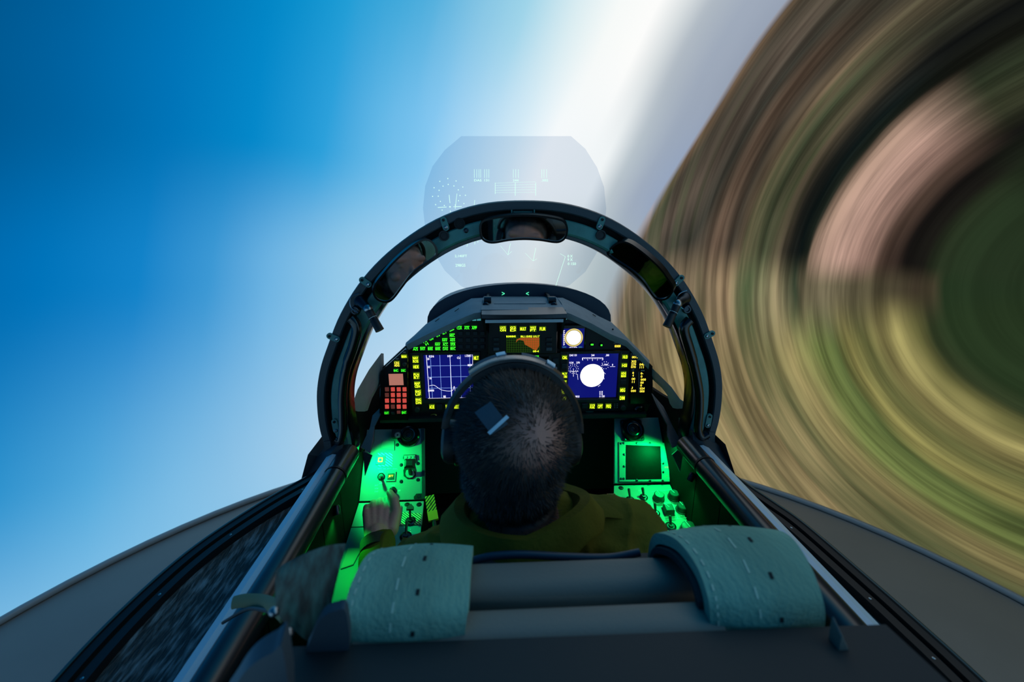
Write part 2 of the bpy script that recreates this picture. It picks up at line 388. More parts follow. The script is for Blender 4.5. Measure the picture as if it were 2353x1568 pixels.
def build_dome():
    mb = MB(); rows = []
    a0, a1 = math.radians(-180), math.radians(180); e0 = math.asin(-DC.z/DR); e1 = math.radians(88)
    nu, nv = 96, 48
    for j in range(nv+1):
        e = e0+(e1-e0)*j/nv
        rows.append([Vector((DR*math.cos(e)*math.sin(a0+(a1-a0)*i/nu), DR*math.cos(e)*math.cos(a0+(a1-a0)*i/nu), DR*math.sin(e))) for i in range(nu+1)])
    inv = DROT.transposed(); s = (DR+.03)/DR
    off = DC-PC; mb.loft([[inv @ (p+off) for p in r] for r in rows]); mb.loft([[inv @ (p*s+off) for p in r] for r in rows])
    n = (nu+1)*(nv+1); W_ = nu+1
    per = list(range(W_)) + [l*W_+nu for l in range(1, nv+1)] + [nv*W_+i for i in range(nu-1, -1, -1)] + [l*W_ for l in range(nv-1, 0, -1)]
    for i in range(len(per)): a, b = per[i], per[(i+1) % len(per)]; mb.f.append((a, a+n, b+n, b))
    o = mb.build('wall_front', dome_material(), None, True, label='huge curved projection screen around the cockpit showing tilted blue sky and streaked ground', kind='structure')
    o.matrix_world = Matrix.Translation(PC) @ DROT.to_4x4()
build_dome()
M['floor'] = mat('floor_grey', (128, 122, 116), .7, mott=.06, mscale=3)
fb = MB(); fb.lathe((DC.x, DC.y, -.06), (0, 0, 1), [(3.75, 0), (3.75, .06)], 96)
fb.build('floor', M['floor'], kind='structure')
tr = MB(); n = 96; rad = math.sqrt(DR**2-DC.z**2)-.035; rows = []
for i in range(n+1):
    a = math.radians(-180)+math.radians(360)*i/n
    d = Vector((math.sin(a), math.cos(a), 0)); c = Vector((DC.x, DC.y, 0))+d*rad
    rows.append([c+d*(.02*math.cos(t))+Vector((0, 0, .02*math.sin(t)+.02)) for t in [2*math.pi*k/12 for k in range(12)]])
tr.loft(rows, close_v=True)
tr.build('trim_1', mat('trim_gloss', (140, 140, 140), .35), None, True, kind='structure')

# ------------------------------------------------------------------ cockpit sills (shell sides)
M['scratch'] = mat('scuffed_panel', (120, 136, 142), .5, bump=.9, bscale=2.2, mscale=1., stretch=(150, 26, 20), c2=(11, 14, 16))
_r = [n for n in M['scratch'].node_tree.nodes if n.type == 'VALTORGB'][0].color_ramp; _r.elements[0].position = .46; _r.elements[1].position = .80
RIM = {-1: [(-.505, 1.07), (-.535, 1.02), (-.596, .92), (-.656, .783), (-.681, .649), (-.684, .518), (-.665, .38), (-.63, .2), (-.6, .0)],
       1: [(.512, 1.04), (.530, .951), (.556, .86), (.574, .786), (.587, .633), (.592, .55), (.595, .454), (.59, .3), (.575, .15), (.56, .0)]}
def rim_x(s, y):
    pts = sorted(RIM[s], key=lambda p: p[1])
    if y <= pts[0][1]: return pts[0][0]
    for (x0, y0), (x1, y1) in zip(pts, pts[1:]):
        if y <= y1: return x0+(x1-x0)*(y-y0)/(y1-y0)
    return pts[-1][0]
side_word = {-1: 'below the blue sky', 1: 'below the streaked ground'}
for s in (-1, 1):
    root = empty('fuselage_side', 'black cockpit side with rounded rail and scuffed panel '+side_word[s], 'cockpit side')
    ys = [0.0+1.07*i/40 for i in range(41)]
    curve = crom([(x, y, 1.43) for x, y in RIM[s]], 6)
    # rim: two stepped black bands along the curved outer edge
    rows = []
    for k, p in enumerate(curve):
        d = (curve[min(k+1, len(curve)-1)]-curve[max(k-1, 0)]); nrm = Vector((d.y, -d.x, 0)).normalized()
        if nrm.x*s > 0: nrm = -nrm            # points inwards
        prof = [(0, -.02), (0, .0), (.004, .004), (.018, .004), (.019, -.004), (.024, -.004), (.025, .001), (.040, .001), (.041, -.012), (.041, -.03)]
        rows.append([p+nrm*a+Vector((0, 0, b)) for a, b in prof])
    rm = MB(); rm.loft(rows, close_v=True); rm.build('outer_rim', M['rubber'], root, True)
    lip = MB(); lip.tube([p+Vector((0, 0, .004)) for p in curve], .0035, 8); lip.build('rim_edge', M['gloss'], root, True)
    for k in range(5):
        i = int((.18+.15*k)*len(curve)); p = curve[i]; d = (curve[i+1]-curve[i]).normalized(); nr = Vector((d.y, -d.x, 0)); nr = -nr if nr.x*s > 0 else nr
        rv = MB(); rv.lathe(p+nr*.032+Vector((0, 0, .0005)), (0, 0, 1), [(.0028, 0), (.0024, .0012), (.0008, .0018)], 10); rv.build('rivet', M['steel'], root)
    # scuffed panel between rim and ledge
    pr = []
    for y in ys:
        xo = rim_x(s, y) - s*.036; xi = s*.5
        if (xo-xi)*s < .004: xo = xi+s*.004
        pr.append([Vector((xi+(xo-xi)*t, y, 1.418-.012*math.sin(math.pi*t)+.002*noise.noise(Vector((t*6, y*7, s))))) for t in [j/10 for j in range(11)]])
    sp_ = MB(); sp_.loft(pr, thick=(0, 0, -.02)); sp_.build('scuffed_panel', M['scratch'], root, True)
    # ledge
    lg = MB(); lg.loft([[Vector((s*.470, y, 1.468)), Vector((s*.484, y, 1.470)), Vector((s*.500, y, 1.462)), Vector((s*.503, y, 1.45)), Vector((s*.503, y, 1.40)), Vector((s*.470, y, 1.40))] for y in (0, .55, .553, 1.07)], close_v=True)
    lg.build('ledge', M['sill'], root)
    # rail tube in two lengths with a collar seam
    x = s*.452
    for y0, y1 in ((-.02, .986), (.99, 1.105)):
        tb = MB(); tb.lathe((x, y0, 1.455), (0, 1, 0), [(.021, 0), (.026, .003), (.026, y1-y0-.004), (.022, y1-y0)], 28); tb.build('rail', M['tube'], root, True)
    se = MB(); se.lathe((x, .986, 1.455), (0, 1, 0), [(.0272, -.001), (.0272, .005)], 28); se.build('rail_seam', M['rubber'], root, True)
    # shell skirt from the rim to the floor
    sk = []
    for k, p in enumerate(curve): sk.append([p+Vector((0, 0, -.01)), Vector((p.x*.98, p.y, 1.1)), Vector((p.x*.85, p.y, .6)), Vector((p.x*.7, p.y, 0.002))])
    skm = MB(); skm.loft(sk, thick=(-s*.012, 0, 0)); skm.build('shell_skirt', M['rim'], root, True)
    # inner wall down to the console, three plates with seams
    for y0, y1 in ((.02, .66), (.663, .93), (.933, 1.06)):
        wl = MB(); wl.box((s*.478, (y0+y1)/2, 1.16), (.012, y1-y0, .57)); wl.build('inner_wall', M['wall'], root)
    wl = MB(); q = [(1.063, .875), (1.68, .875), (1.68, 1.46), (1.36, 1.50), (1.16, 1.535), (1.10, 1.47), (1.063, 1.45)]; n = len(q)
    wl.add([(s*.472, y, z) for y, z in q]+[(s*.484, y, z) for y, z in q], [tuple(range(n)), tuple(reversed(range(n, 2*n)))]+[(i, (i+1) % n, n+(i+1) % n, n+i) for i in range(n)]); wl.build('inner_wall', M['wall'], root)
tub = empty('cockpit_tub', 'black floor pan and footwell bulkhead at the bottom of the cockpit', 'cockpit floor')
mb = MB(); mb.box((0, .80, .865), (.97, 1.78, .02)); mb.build('floor_pan', M['deep'], tub)
mb = MB(); mb.box((0, 1.69, 1.17), (.97, .02, .62)); mb.build('front_bulkhead', M['deep'], tub)
mb = MB(); mb.box((0, -.09, 1.15), (.97, .02, .56)); mb.build('rear_bulkhead', M['deep'], tub)
mb = MB(); mb.box((0, .8, .43), (.66, 1.5, .86)); mb.build('pedestal', M['rim'], tub)
# ------------------------------------------------------------------ canopy arch
AY = 1.10
Lp = [(1200, 460), (1100, 469), (1000, 504), (905, 567), (832, 640), (780, 722), (749, 800), (733, 850), (725.5, 900), (727, 950), (733, 990), (741, 1020), (741, 1040), (733, 1072)]
half = [P(x, y, AY) for x, y in Lp]; AC = .008
half = [Vector((abs(p.x-AC) if i else 0., 0, p.z)) for i, p in enumerate(half)]
outer = [Vector((AC-p.x, AY, p.z)) for p in reversed(half)] + [Vector((AC+p.x, AY, p.z)) for p in half[1:]]
outer = crom(outer, 5)
def inward(k):
    d = outer[min(k+1, len(outer)-1)]-outer[max(k-1, 0)]; nr = Vector((d.z, 0, -d.x)).normalized()
    return nr
def arch_strip(prof):
    mb = MB(); rows = []
    for k, p in enumerate(outer):
        nr = inward(k); rows.append([p+nr*a+Vector((0, b, 0)) for a, b in prof])
    mb.loft(rows, close_v=True)
    mb.f += [tuple(range(len(prof))), tuple(range((len(rows)-1)*len(prof), len(rows)*len(prof)))]
    return mb
arch = empty('canopy_arch', 'dark teal arched windscreen frame spanning the cockpit, holding three mirrors', 'canopy frame')
arch_strip([(0, .01), (.003, 0), (.020, 0), (.0225, .003), (.0225, .05), (0, .06)]).build('outer_rim', M['rim'], arch, True)
arch_strip([(.021, .03), (.039, .03), (.039, .05), (.021, .05)]).build('channel', M['deep'], arch, True)
arch_strip([(.037, .004), (.040, 0), (.066, 0), (.070, .004), (.072, .012), (.072, .05), (.037, .05)]).build('inner_frame', M['frame'], arch, True)
arch_strip([(.072, .010), (.078, .010), (.080, .016), (.080, .06), (.072, .06)]).build('inner_lip', M['gloss'], arch, True)
def arch_pt(px, py, off=0.): return P(px, py, AY-off)
for px in (1176, 1228):
    mb = MB(); a = P(px, 482, AY); mb.box(a+Vector((0, .018, -.004)), (.003, .034, .022)); mb.build('web', M['frame'], arch)
mb = MB(); a = P(1202, 490, AY); mb.box(a+Vector((0, .016, 0)), (.046, .02, .010)); mb.build('pocket_block', M['frame'], arch)
for (x0, y0), (x1, y1) in [((1019, 506), (1024.5, 523)), ((1384, 505), (1378, 521)), ((832, 644), (846, 654)), ((1566, 639), (1554, 651)), ((757, 773), (773, 780)), ((1637, 767), (1625, 773)), ((768, 970), (772, 990)), ((1631, 958), (1627, 978))]:
    a, b = P(x0, y0, AY-.004), P(x1, y1, AY-.004); d = (b-a).normalized(); c = Vector((0, -1, 0)).cross(d)
    poly = []; r = .0075
    for k in range(9): t = -math.pi/2+math.pi*k/8; poly.append(b+d*(r*math.cos(t))+c*(r*math.sin(t)))
    for k in range(9): t = math.pi/2+math.pi*k/8; poly.append(a+d*(r*math.cos(t))+c*(r*math.sin(t)))
    mb = MB(); n = len(poly); mb.add(poly+[p+Vector((0, .006, 0)) for p in poly], [tuple(range(n)), tuple(reversed(range(n, 2*n)))]+[(i, (i+1) % n, n+(i+1) % n, n+i) for i in range(n)])
    cl = mb.build('clip', M['frame'], arch)
    for q, mm, rr in ((a, M['black'], .0032), (b, M['steel'], .0045)):
        mb = MB(); mb.lathe(q, (0, -1, 0), [(rr, -.001), (rr, .002), (rr*.7, .003), (rr*.5, .0015)], 14); mb.build('screw', mm, cl, True)
for px, py in ((1020.5, 542), (1380, 540.5)):
    mb = MB(); mb.lathe(P(px, py, AY), (0, -1, 0), [(.012, -.002), (.012, .006), (.009, .006), (.0085, .003), (.0001, .0035)], 24); mb.build('round_stud', M['black'], arch, True)
mb = MB(); mb.lathe(P(1056, 514, AY), (0, -1, 0), [(.013, -.002), (.013, .002), (.010, .002), (.010, .0005)], 20); mb.build('hole_ring', M['deep'], arch, True)
mb = MB(); mb.lathe(P(1071, 530, AY), (0, -1, 0), [(.006, -.002), (.006, .002), (.004, .003), (.003, .001)], 14); mb.build('screw', M['dsteel'], arch, True)
# rim joint sleeves low on the arch
for s in (-1, 1):
    k = 13 if s < 0 else len(outer)-14
    pts = outer[:k] if s < 0 else outer[len(outer)-k:]
    mb = MB(); rows = []
    for i, p in enumerate(outer):
        if (s < 0 and i < 12) or (s > 0 and i > len(outer)-13):
            nr = inward(i); rows.append([p+nr*a+Vector((0, b, 0)) for a, b in [(.006, -.003), (.022, -.003), (.024, .0), (.024, .062), (.006, .062)]])
    mb.loft(rows, close_v=True); mb.f += [tuple(range(5)), tuple(range((len(rows)-1)*5, len(rows)*5))]; mb.build('rim_sleeve', M['rim'], arch, True)
# grab rails running down both legs
def mir(pts): return pts
railL = [(806, 731), (816, 742), (820, 760), (812, 795), (800, 830), (791, 868), (787, 912), (788, 955), (788, 990), (781, 1014), (770, 1010)]
railR = [(1585, 735), (1574, 748), (1573, 765), (1582, 795), (1592, 830), (1601, 868), (1607, 905), (1607, 945), (1604, 985), (1612, 1004), (1626, 998)]
for rl in (railL, railR):
    mb = MB(); mb.tube(crom([P(x, y, AY-.02) for x, y in rl], 6), [.0125]*25+[.011]*36, 14); mb.build('grab_rail', M['gloss'], arch, True)
for px, py in ((817, 714), (1578, 711)):
    mb = MB(); mb.lathe(P(px, py, AY-.004), (0, -1, 0), [(.011, -.004), (.011, .003), (.009, .005), (.006, .005), (.005, .002)], 18); mb.build('rail_boss', M['dsteel'], arch, True)
# foot fairings that lead the arch into the sills
for s in (-1, 1):
    f0 = outer[0] if s < 0 else outer[-1]
    mb = MB(); mb.loft([[Vector((s*.47, 1.06, 1.40)), Vector((s*.56, 1.03, 1.40)), Vector((s*.545, 1.07, 1.47)), Vector((f0.x, 1.10, f0.z+.03)), Vector((s*.46, 1.09, 1.50))], [Vector((s*.47, 1.18, 1.40)), Vector((s*.56, 1.18, 1.40)), Vector((s*.545, 1.18, 1.47)), Vector((f0.x, 1.17, f0.z+.03)), Vector((s*.46, 1.18, 1.50))]], close_v=True)
    mb.f += [(0, 1, 2, 3, 4), (9, 8, 7, 6, 5)]; mb.build('foot_fairing', M['rim'], arch)

# ------------------------------------------------------------------ mirrors
def mirror(outline, label, target):
    pts = [P(x, y, AY-.035) for x, y in outline]; c = sum(pts, Vector())/len(pts)
    nrm = ((CAM-c).normalized()+(Vector(target)-c).normalized()).normalized()
    base = Vector((0, -1, 0)); q = base.rotation_difference(nrm)
    # the outline is kept on its own sight line and laid into the mirror's plane
    pl = []
    for x, y in outline:
        d = ray(x, y); t = (c-CAM).dot(nrm)/d.dot(nrm); pl.append(CAM+d*t)
    pl = crom(pl, 4, True); n = len(pl); cc = sum(pl, Vector())/n
    root = empty('rear_view_mirror', label, 'mirror')
    sgn = 1 if sum((pl[i]-cc).cross(pl[(i+1) % n]-cc).dot(nrm) for i in range(n)) > 0 else -1
    a = [pl[i]+nrm.cross((pl[(i+1) % n]-pl[i-1]).normalized())*(sgn*.0045) for i in range(n)]
    mb = MB(); back = [p-nrm*.016 for p in pl]; front = [p+nrm*.002 for p in pl]; inner = [p+nrm*.002 for p in a]; rec = [p-nrm*.002 for p in a]
    mb.loft([[cc-nrm*.016+(p-cc+nrm*.016)*.8-nrm*.006 for p in back], back, front, inner, rec], close_v=True); mb.f.append(tuple(range(n)))
    mb.build('housing', M['gloss'], root, True)
    g = MB(); g.add([p-nrm*.0015 for p in a]+[p-nrm*.003 for p in a], [tuple(range(n)), tuple(reversed(range(n, 2*n)))]+[(i, (i+1) % n, n+(i+1) % n, n+i) for i in range(n)]); g.build('mirror_glass', M['mirror'], root)
    st = MB(); b = cc-nrm*.014; st.cyl(b, Vector((b.x, AY+.03, b.z+.008)), .008, .008, 12); st.build('stem', M['black'], root, True)
HC = Vector((-.046, .60, 1.75))
mirror([(1101, 527), (1104, 512), (1117, 503), (1160, 495), (1203, 492.5), (1246, 495), (1287, 502.5), (1301, 512), (1305.5, 528), (1301, 546), (1290, 556), (1274, 558.5), (1240, 553.5), (1203, 551.5), (1168, 554), (1136, 559.5), (1117, 557), (1105, 547)], 'centre rear-view mirror at the top of the arch reflecting a forehead', HC+Vector((0, .08, .055)))
mirror([(961, 554), (981, 548.5), (997, 558), (1006, 576), (998, 595), (954, 625), (928, 657), (904, 688), (887, 696), (866, 690), (856, 673), (862, 651), (882, 625), (904, 600), (934, 573)], 'side rear-view mirror on the arch against the blue sky', HC+Vector((-.02, .07, .0)))
mirror([(1410, 562), (1429, 554), (1448, 558), (1475, 576), (1501, 598), (1521, 618), (1536, 639), (1549, 662), (1536, 686), (1512, 690), (1496, 676), (1475, 646), (1448, 622), (1408, 596), (1396, 581)], 'side rear-view mirror on the arch against the brown ground', Vector((-.3, .8, 1.35)))
# ------------------------------------------------------------------ map lamps on the arch
for a, b, br, lab in (((846, 710), (873, 760), (830, 694), 'small black swivel lamp clamped to the arch against the sky'), ((1557, 698), (1532, 751), (1572, 686), 'small black swivel lamp clamped to the arch against the ground')):
    root = empty('map_lamp', lab, 'lamp')
    A, B, C = P(*a, AY-.035), P(*b, AY-.05), P(*br, AY)
    d = (B-A).normalized()
    mb = MB(); mb.lathe(A, d, [(.007, 0), (.0095, .004), (.0095, .020), (.0088, .021), (.0088, .028), (.0095, .029), (.0105, (B-A).length), (.008, (B-A).length)], 20); mb.build('lamp_body', M['black'], root, True)
    for k in range(3):
        mb = MB(); t = .023+.0022*k; mb.lathe(A+d*t, d, [(.0099, 0), (.0099, .0008)], 18); mb.build('print_ring', M['dsteel'] if k else M['white'], root)
    mb = MB(); mb.lathe(C, (A-C), [(.016, -.004), (.016, .004), (.012, .010), (.010, (A-C).length*.9)], 20); br_ = mb.build('bracket', M['dsteel'], root, True)
    mb = MB(); mb.ell(A, (.011, .011, .011)); mb.build('ball_joint', M['steel'], root, True)
    mb = MB(); mb.tube(crom([C+Vector((.0, -.012, .022)), C+Vector((-.02, -.012, .012)), C+Vector((-.022, -.012, -.01)), C+Vector((-.006, -.014, -.024))], 6), .0015, 6); mb.build('wire_clip', M['steel'], root, True)
# ------------------------------------------------------------------ instrument panel
IP = Plane((0, 1.35, 1.6), (0, 0, 1))
def rbox(mb, pl, x0, y0, x1, y1, z0, z1, ch=0.):
    a, wd, h = pl.rect(x0, y0, x1, y1); mb.box((a.x, a.y, (z0+z1)/2), (wd, h, z1-z0), ch=ch); return a, wd, h
def poly_part(pl, pts, z0, z1, name, m, parent, ch=0., **k):
    mb = pl.mb(); mb.prism([(p.x, p.y) for p in (pl.l(*q) for q in pts)], z0, z1, ch); return mb.build(name, m, parent, **k)
def key(pl, root, cx, cy, w_, h_, legend=None, lm=None, body='keycap', z=0., glow=None, proud=.005, name='key', rows=1, rot=0.):
    a, wd, h = pl.rect(cx-w_/2, cy-h_/2, cx+w_/2, cy+h_/2)
    mb = pl.mb(); R = Matrix.Rotation(rot, 3, 'Z') if rot else None
    mb.box((a.x, a.y, z+proud/2), (wd, h, proud), R, ch=.0012)
    k = mb.build(name, M[glow or body], root)
    if legend:
        t = pl.mb(); ls = legend.split('/n')
        for i, s_ in enumerate(ls):
            yy = ((len(ls)-1)/2-i)*h*.9/len(ls)
            put_text(t, s_, (a.x-yy*math.sin(rot), a.y+yy*math.cos(rot), z+proud+.0006), wd*.86, h*.78/len(ls), rot)
        t.build('legend', M[lm or 'lume'], k)
    return k
panel = empty('instrument_panel', 'black angular instrument panel carrying the cockpit displays', 'instrument panel')
outline = [(876, 958), (878, 846), (935, 793), (1072, 730), (1092, 722), (1306, 722), (1362, 746), (1404, 770), (1442, 786), (1468, 812), (1493, 838), (1497, 925), (1480, 958)]
poly_part(IP, outline, -.02, 0., 'panel_plate', M['panel'], panel)
# green edge-lit label rows of the upper field
g0 = lambda x, y: (880+x/6.533, 720+y/6.533)
rowsL = [(490, 535, 'A/S'), (600, 530, 'SHOT'), (715, 530, 'MARK'), (827, 530, 'MARK'), (940, 530, 'DAS'), (1052, 528, 'MHC'), (823, 465, 'NAV'), (938, 465, 'ACC'), (1050, 463, 'XPDR'), (930, 400, 'NAV'), (1045, 398, 'AIDS'), (1040, 330, 'MISC'), (1148, 218, 'CLR'), (1260, 218, 'ATK'), (1372, 218, 'APP')]
for x, y, s_ in rowsL:
    px, py = g0(x, y); key(IP, panel, px, py, 13.5, 8, s_, 'lumeg', glow=None, proud=.004)
    mb = IP.mb(); a, wd, h = IP.rect(px-6, py-3.6, px+6, py-2.9); mb.box((a.x, a.y+.001, .0045), (wd, h, .0006)); mb.build('label_bar', M['lumeg'], panel)
for x, y, s_ in ((637, 415, 'HF'), (728, 382, 'VUHF'), (828, 330, 'VHF'), (927, 287, 'ILT'), (662, 458, 'H')):
    px, py = g0(x, y); key(IP, panel, px, py, 12.5 if s_ != 'H' else 8, 7.5, s_, 'lumeg', proud=.004, rot=math.radians(25))
for x, y in ((1020, 228), (1035, 256)):
    px, py = g0(x, y); a, wd, h = IP.rect(px-5.5, py-.7, px+5.5, py+.7); mb = IP.mb(); mb.box((a.x, a.y, .002), (wd, h, .002), Matrix.Rotation(math.radians(25), 3, 'Z')); mb.build('label_bar', M['lumeg'], panel)
for r in (300, 400, 500):
    for c_ in (1165, 1278, 1388, 1495): key(IP, panel, *g0(c_, r), 11, 9.5, body='keydark')
for px, py in ((1089.7, 733.8), (1100.4, 733.5), (1298, 731)): key(IP, panel, px, py, 9, 7, body='cyan', name='lamp', proud=.003)
for px, py in ((1359.5, 791), (1381, 792.4)):
    mb = IP.mb(); a = IP.l(px, py); mb.lathe((a.x, a.y, 0), (0, 0, 1), [(.0065, 0), (.0065, .004), (.005, .006), (.002, .0065)], 16); k = mb.build('lamp', M['keycap'], panel, True)
    mb = IP.mb(); mb.box((a.x, a.y, .0068), (.008 if px < 1370 else .005, .0045, .0012)); mb.build('lamp_lens', M['lumeg'], k)
mb = IP.mb(); a = IP.l(1419, 795.6); put_text(mb, '0000', (a.x, a.y, .0012), .019, .008); mb.build('readout', M['amber'], panel)
mb = IP.mb(); a = IP.l(1416, 788.5); put_text(mb, 'LOW HT', (a.x, a.y, .001), .016, .003); b = IP.l(1432, 788.3); mb.box((b.x+.008, b.y, .001), (.026, .0007, .0006)); mb.box((b.x+.021, b.y-.004, .001), (.0007, .008, .0006)); mb.build('print', M['white'], panel)
for px, py in ((1356, 752), (1404, 776), (1408, 757), (886, 866), (1438, 798)):
    mb = IP.mb(); a = IP.l(px, py); mb.lathe((a.x, a.y, 0), (0, 0, 1), [(.003, 0), (.003, .0015), (.0015, .002)], 10); mb.build('screw', M['dsteel'], panel, True)
# lower row: gold-ringed knob, pull handle, shelf lip
mb = IP.mb(); a = IP.l(997, 958.5); mb.lathe((a.x, a.y, -.02), (0, 0, 1), [(.0135, 0), (.0135, .026), (.011, .028), (.0105, .02)], 28); k = mb.build('ringed_knob', mat('ring_gold', (150, 130, 50), .4, .6), panel, True)
mb = IP.mb(); put_text(mb, 'VOX', (a.x, a.y, .0085), .014, .006); mb.build('legend', M['lumeg'], k)
mb = IP.mb(); a = IP.l(1354.5, 945); mb.lathe((a.x, a.y, 0), (0, 0, 1), [(.013, 0), (.013, .004), (.009, .007), (.004, .008)], 20); mb.build('pull_handle', mat('handle_teal', (40, 110, 90), .35), panel, True)
mb = MB(); a, b = P(876, 960, 1.34), P(1480, 960, 1.34); mb.box(((a.x+b.x)/2, 1.345, a.z-.004), (b.x-a.x, .05, .012)); mb.build('lower_lip', M['bezel'], panel)
mb = MB(); mb.box(((a.x+b.x)/2, 1.43, a.z-.16), (b.x-a.x, .02, .34)); mb.build('kick_plate', M['deep'], panel)
for s in (-1, 1):
    mb = MB(); mb.box((s*.40, 1.41, 1.46), (.05, .09, .16)); mb.build('side_support', M['wall'], panel)
mb = IP.mb(); a = IP.l(1467, 941); mb.lathe((a.x, a.y, -.01), (0, 0, 1), [(.017, 0), (.017, .02), (.012, .024), (.011, .018), (.005, .018), (.005, .026)], 22); mb.build('round_selector', M['gloss'], panel, True)
# ------------------------------------------------------------------ multifunction displays
def mfd_frame(root, x0, y0, x1, y1, sx0, sy0, sx1, sy1, scr):
    pl = IP; a, wd, h = pl.rect(x0, y0, x1, y1); b, sw, sh = pl.rect(sx0, sy0, sx1, sy1)
    mb = pl.mb(); z0, z1 = .0, .014
    o = [(a.x+i*wd/2, a.y+j*h/2) for i, j in ((-1, -1), (1, -1), (1, 1), (-1, 1))]; r = .008
    inn = [(b.x+i*(sw/2), b.y+j*(sh/2)) for i, j in ((-1, -1), (1, -1), (1, 1), (-1, 1))]
    V = lambda q, z: [Vector((x, y, z)) for x, y in q]
    inn2 = [(b.x+i*(sw/2-.003), b.y+j*(sh/2-.003)) for i, j in ((-1, -1), (1, -1), (1, 1), (-1, 1))]
    mb.loft([V(o, z0), V(o, z1), V(inn, z1), V(inn2, .006)], close_v=True); mb.f.append((3, 2, 1, 0)); mb.build('bezel', M['panel'], root)
    for (p, q) in (((b.x, b.y-sh/2-.006), (sw+.016, .010)), ((b.x-sw/2-.004, b.y), (.006, sh+.01)), ((b.x+sw/2+.004, b.y), (.006, sh+.01))):
        mb = pl.mb(); mb.box((p[0], p[1], .0145), (q[0], q[1], .003), ch=.001); mb.build('bezel_strip', M['bezel'], root)
    mb = pl.mb(); mb.box((b.x, b.y, .006), (sw, sh, .003)); sc = mb.build('screen', M[scr], root)
    return sc, b, sw, sh
def sline(mb, b, p, q, wd_=.0012, z=.0082):
    wd_ *= .75
    p, q = Vector((*p, z)), Vector((*q, z)); d = (q-p); n = Vector((-d.y, d.x, 0)).normalized()*(wd_/2)
    mb.add([p-n, q-n, q+n, p+n], [(0, 1, 2, 3)])
left = empty('multifunction_display', 'square blue display with a white grid and yellow-lit keys', 'display')
sc, b, sw, sh = mfd_frame(left, 946, 809, 1104, 944, 975, 813, 1089, 915, 'blue')
L0 = lambda px, py: (IP.l(px, py).x, IP.l(px, py).y)
mb = IP.mb(); gy = [g0(0, v)[1] for v in (772, 935, 1095)]
def uv(u, v): return (b.x-sw/2+u*sw, b.y+sh/2-v*sh)
for u in (.15, .335, .535, .74, .925): sline(mb, b, uv(u, 0.02), uv(u, .98))
for v in (.255, .505, .755): sline(mb, b, uv(.07, v), uv(.97, v))
mb.build('grid_lines', M['blueline'], sc)
mb = IP.mb()
sline(mb, b, uv(.07, .02), uv(.09, .98), .0018); sline(mb, b, uv(.535, .02), uv(.545, .98), .0018); sline(mb, b, uv(.06, .985), uv(.99, .985), .002); sline(mb, b, uv(.985, .02), uv(.985, .5), .0016)
for s_, u, v, k in (('0.3/6', .17, .045, .1), ('011*', .535, .045, .1), ('1.7DRT', .9, .045, .13), ('20', .105, .1, .045), ('10', .11, .28, .04), ('10', .13, .53, .04), ('50000', .13, .805, .12), ('CU', .71, .085, .07), ('MADR', .93, .25, .09), ('E', .4, .95, .05)):
    x, y = uv(u, v); tm = IP.mb(); put_text(tm, s_, (x, y, .0084), k*sw, .0068); tm.build('figure', M['whiteline'], sc)
cr_ = crom([(*uv(.1, .7), .0083), (*uv(.2, .69), .0083), (*uv(.35, .8), .0083), (*uv(.55, .82), .0083), (*uv(.6, .72), .0083), (*uv(.62, .9), .0083)], 5)
for p, q in zip(cr_, cr_[1:]): sline(mb, b, p[:2], q[:2], .0014)
mb.build('symbols', M['whiteline'], sc)
for x, y, h_, t_ in ((957, 822.6, 14, 'NAV/nROS'), (958, 839, 7, 'HIDE'), (959, 860, 13, 'PLN/nRT'), (961, 880, 13, 'MAP/nCEN'), (962.7, 898.4, 13, 'RNG/nUP'), (963.6, 917, 13, 'RNG/nDN')): key(IP, left, x, y, 14, h_+2, t_, glow='glowy', z=.014)
for x, t_ in ((994, 'ACUE'), (1031, 'NAV/nSYS'), (1050, 'MODE'), (1094.5, 'MLT')): key(IP, left, x, 930 if x < 1090 else 819, 12.5, 10, t_, glow='glowy', z=.014)
for x, y in ((1011, 931), (1094.5, 841), (1094.5, 860)): key(IP, left, x, y, 12, 12, z=.014, body='keydark')
mb = IP.mb(); a = IP.l(961, 935); mb.lathe((a.x, a.y, .014), (0, 0, 1), [(.009, 0), (.009, .012), (.007, .014)], 20); k = mb.build('brightness_knob', M['knob'], left, True)
right = empty('multifunction_display', 'square blue display with a large white disc and white dials', 'display')
sc, b, sw, sh = mfd_frame(right, 1285, 806, 1442, 942, 1303.5, 811, 1418.5, 914, 'blue')
mb = IP.mb(); a = IP.l(1359.5, 861.6); mb.lathe((a.x, a.y, .0072), (0, 0, 1), [(.0378, 0), (.0378, .0008)], 48); mb.build('white_disc', M['disc'], sc)
mb = IP.mb()
def dots(cx, cy, r, n, rr): 
    c = IP.l(cx, cy); m = IP.px(cx, cy)
    for i in range(n):
        t = 2*math.pi*i/n; p = Vector((c.x+r*m*math.cos(t), c.y+r*m*math.sin(t), .0083)); d = rr*m
        mb.add([p+Vector((d*math.cos(u_), d*math.sin(u_), 0)) for u_ in [k*math.pi/3 for k in range(6)]], [tuple(range(6))])
dots(1316.5, 846, 11, 14, .8); dots(1316.5, 846, 7, 10, .7); dots(1389, 838, 8.5, 10, .8)
def pl_line(x0, y0, x1, y1, wd_=.0012): sline(mb, None, L0(x0, y0), L0(x1, y1), wd_)
pl_line(1308, 852, 1328, 852); pl_line(1316.5, 845, 1316.5, 864); pl_line(1326, 861, 1327, 871); pl_line(1322, 857, 1327, 860)
for i in range(13): pl_line(1338+3.7*i, 821, 1338+3.7*i, 824 if i % 3 else 827)
pl_line(1337, 821, 1384, 821, .0016); pl_line(1337, 821, 1337, 826, .0016); pl_line(1384, 821, 1384, 826, .0016); pl_line(1360, 821, 1360, 828, .0016)
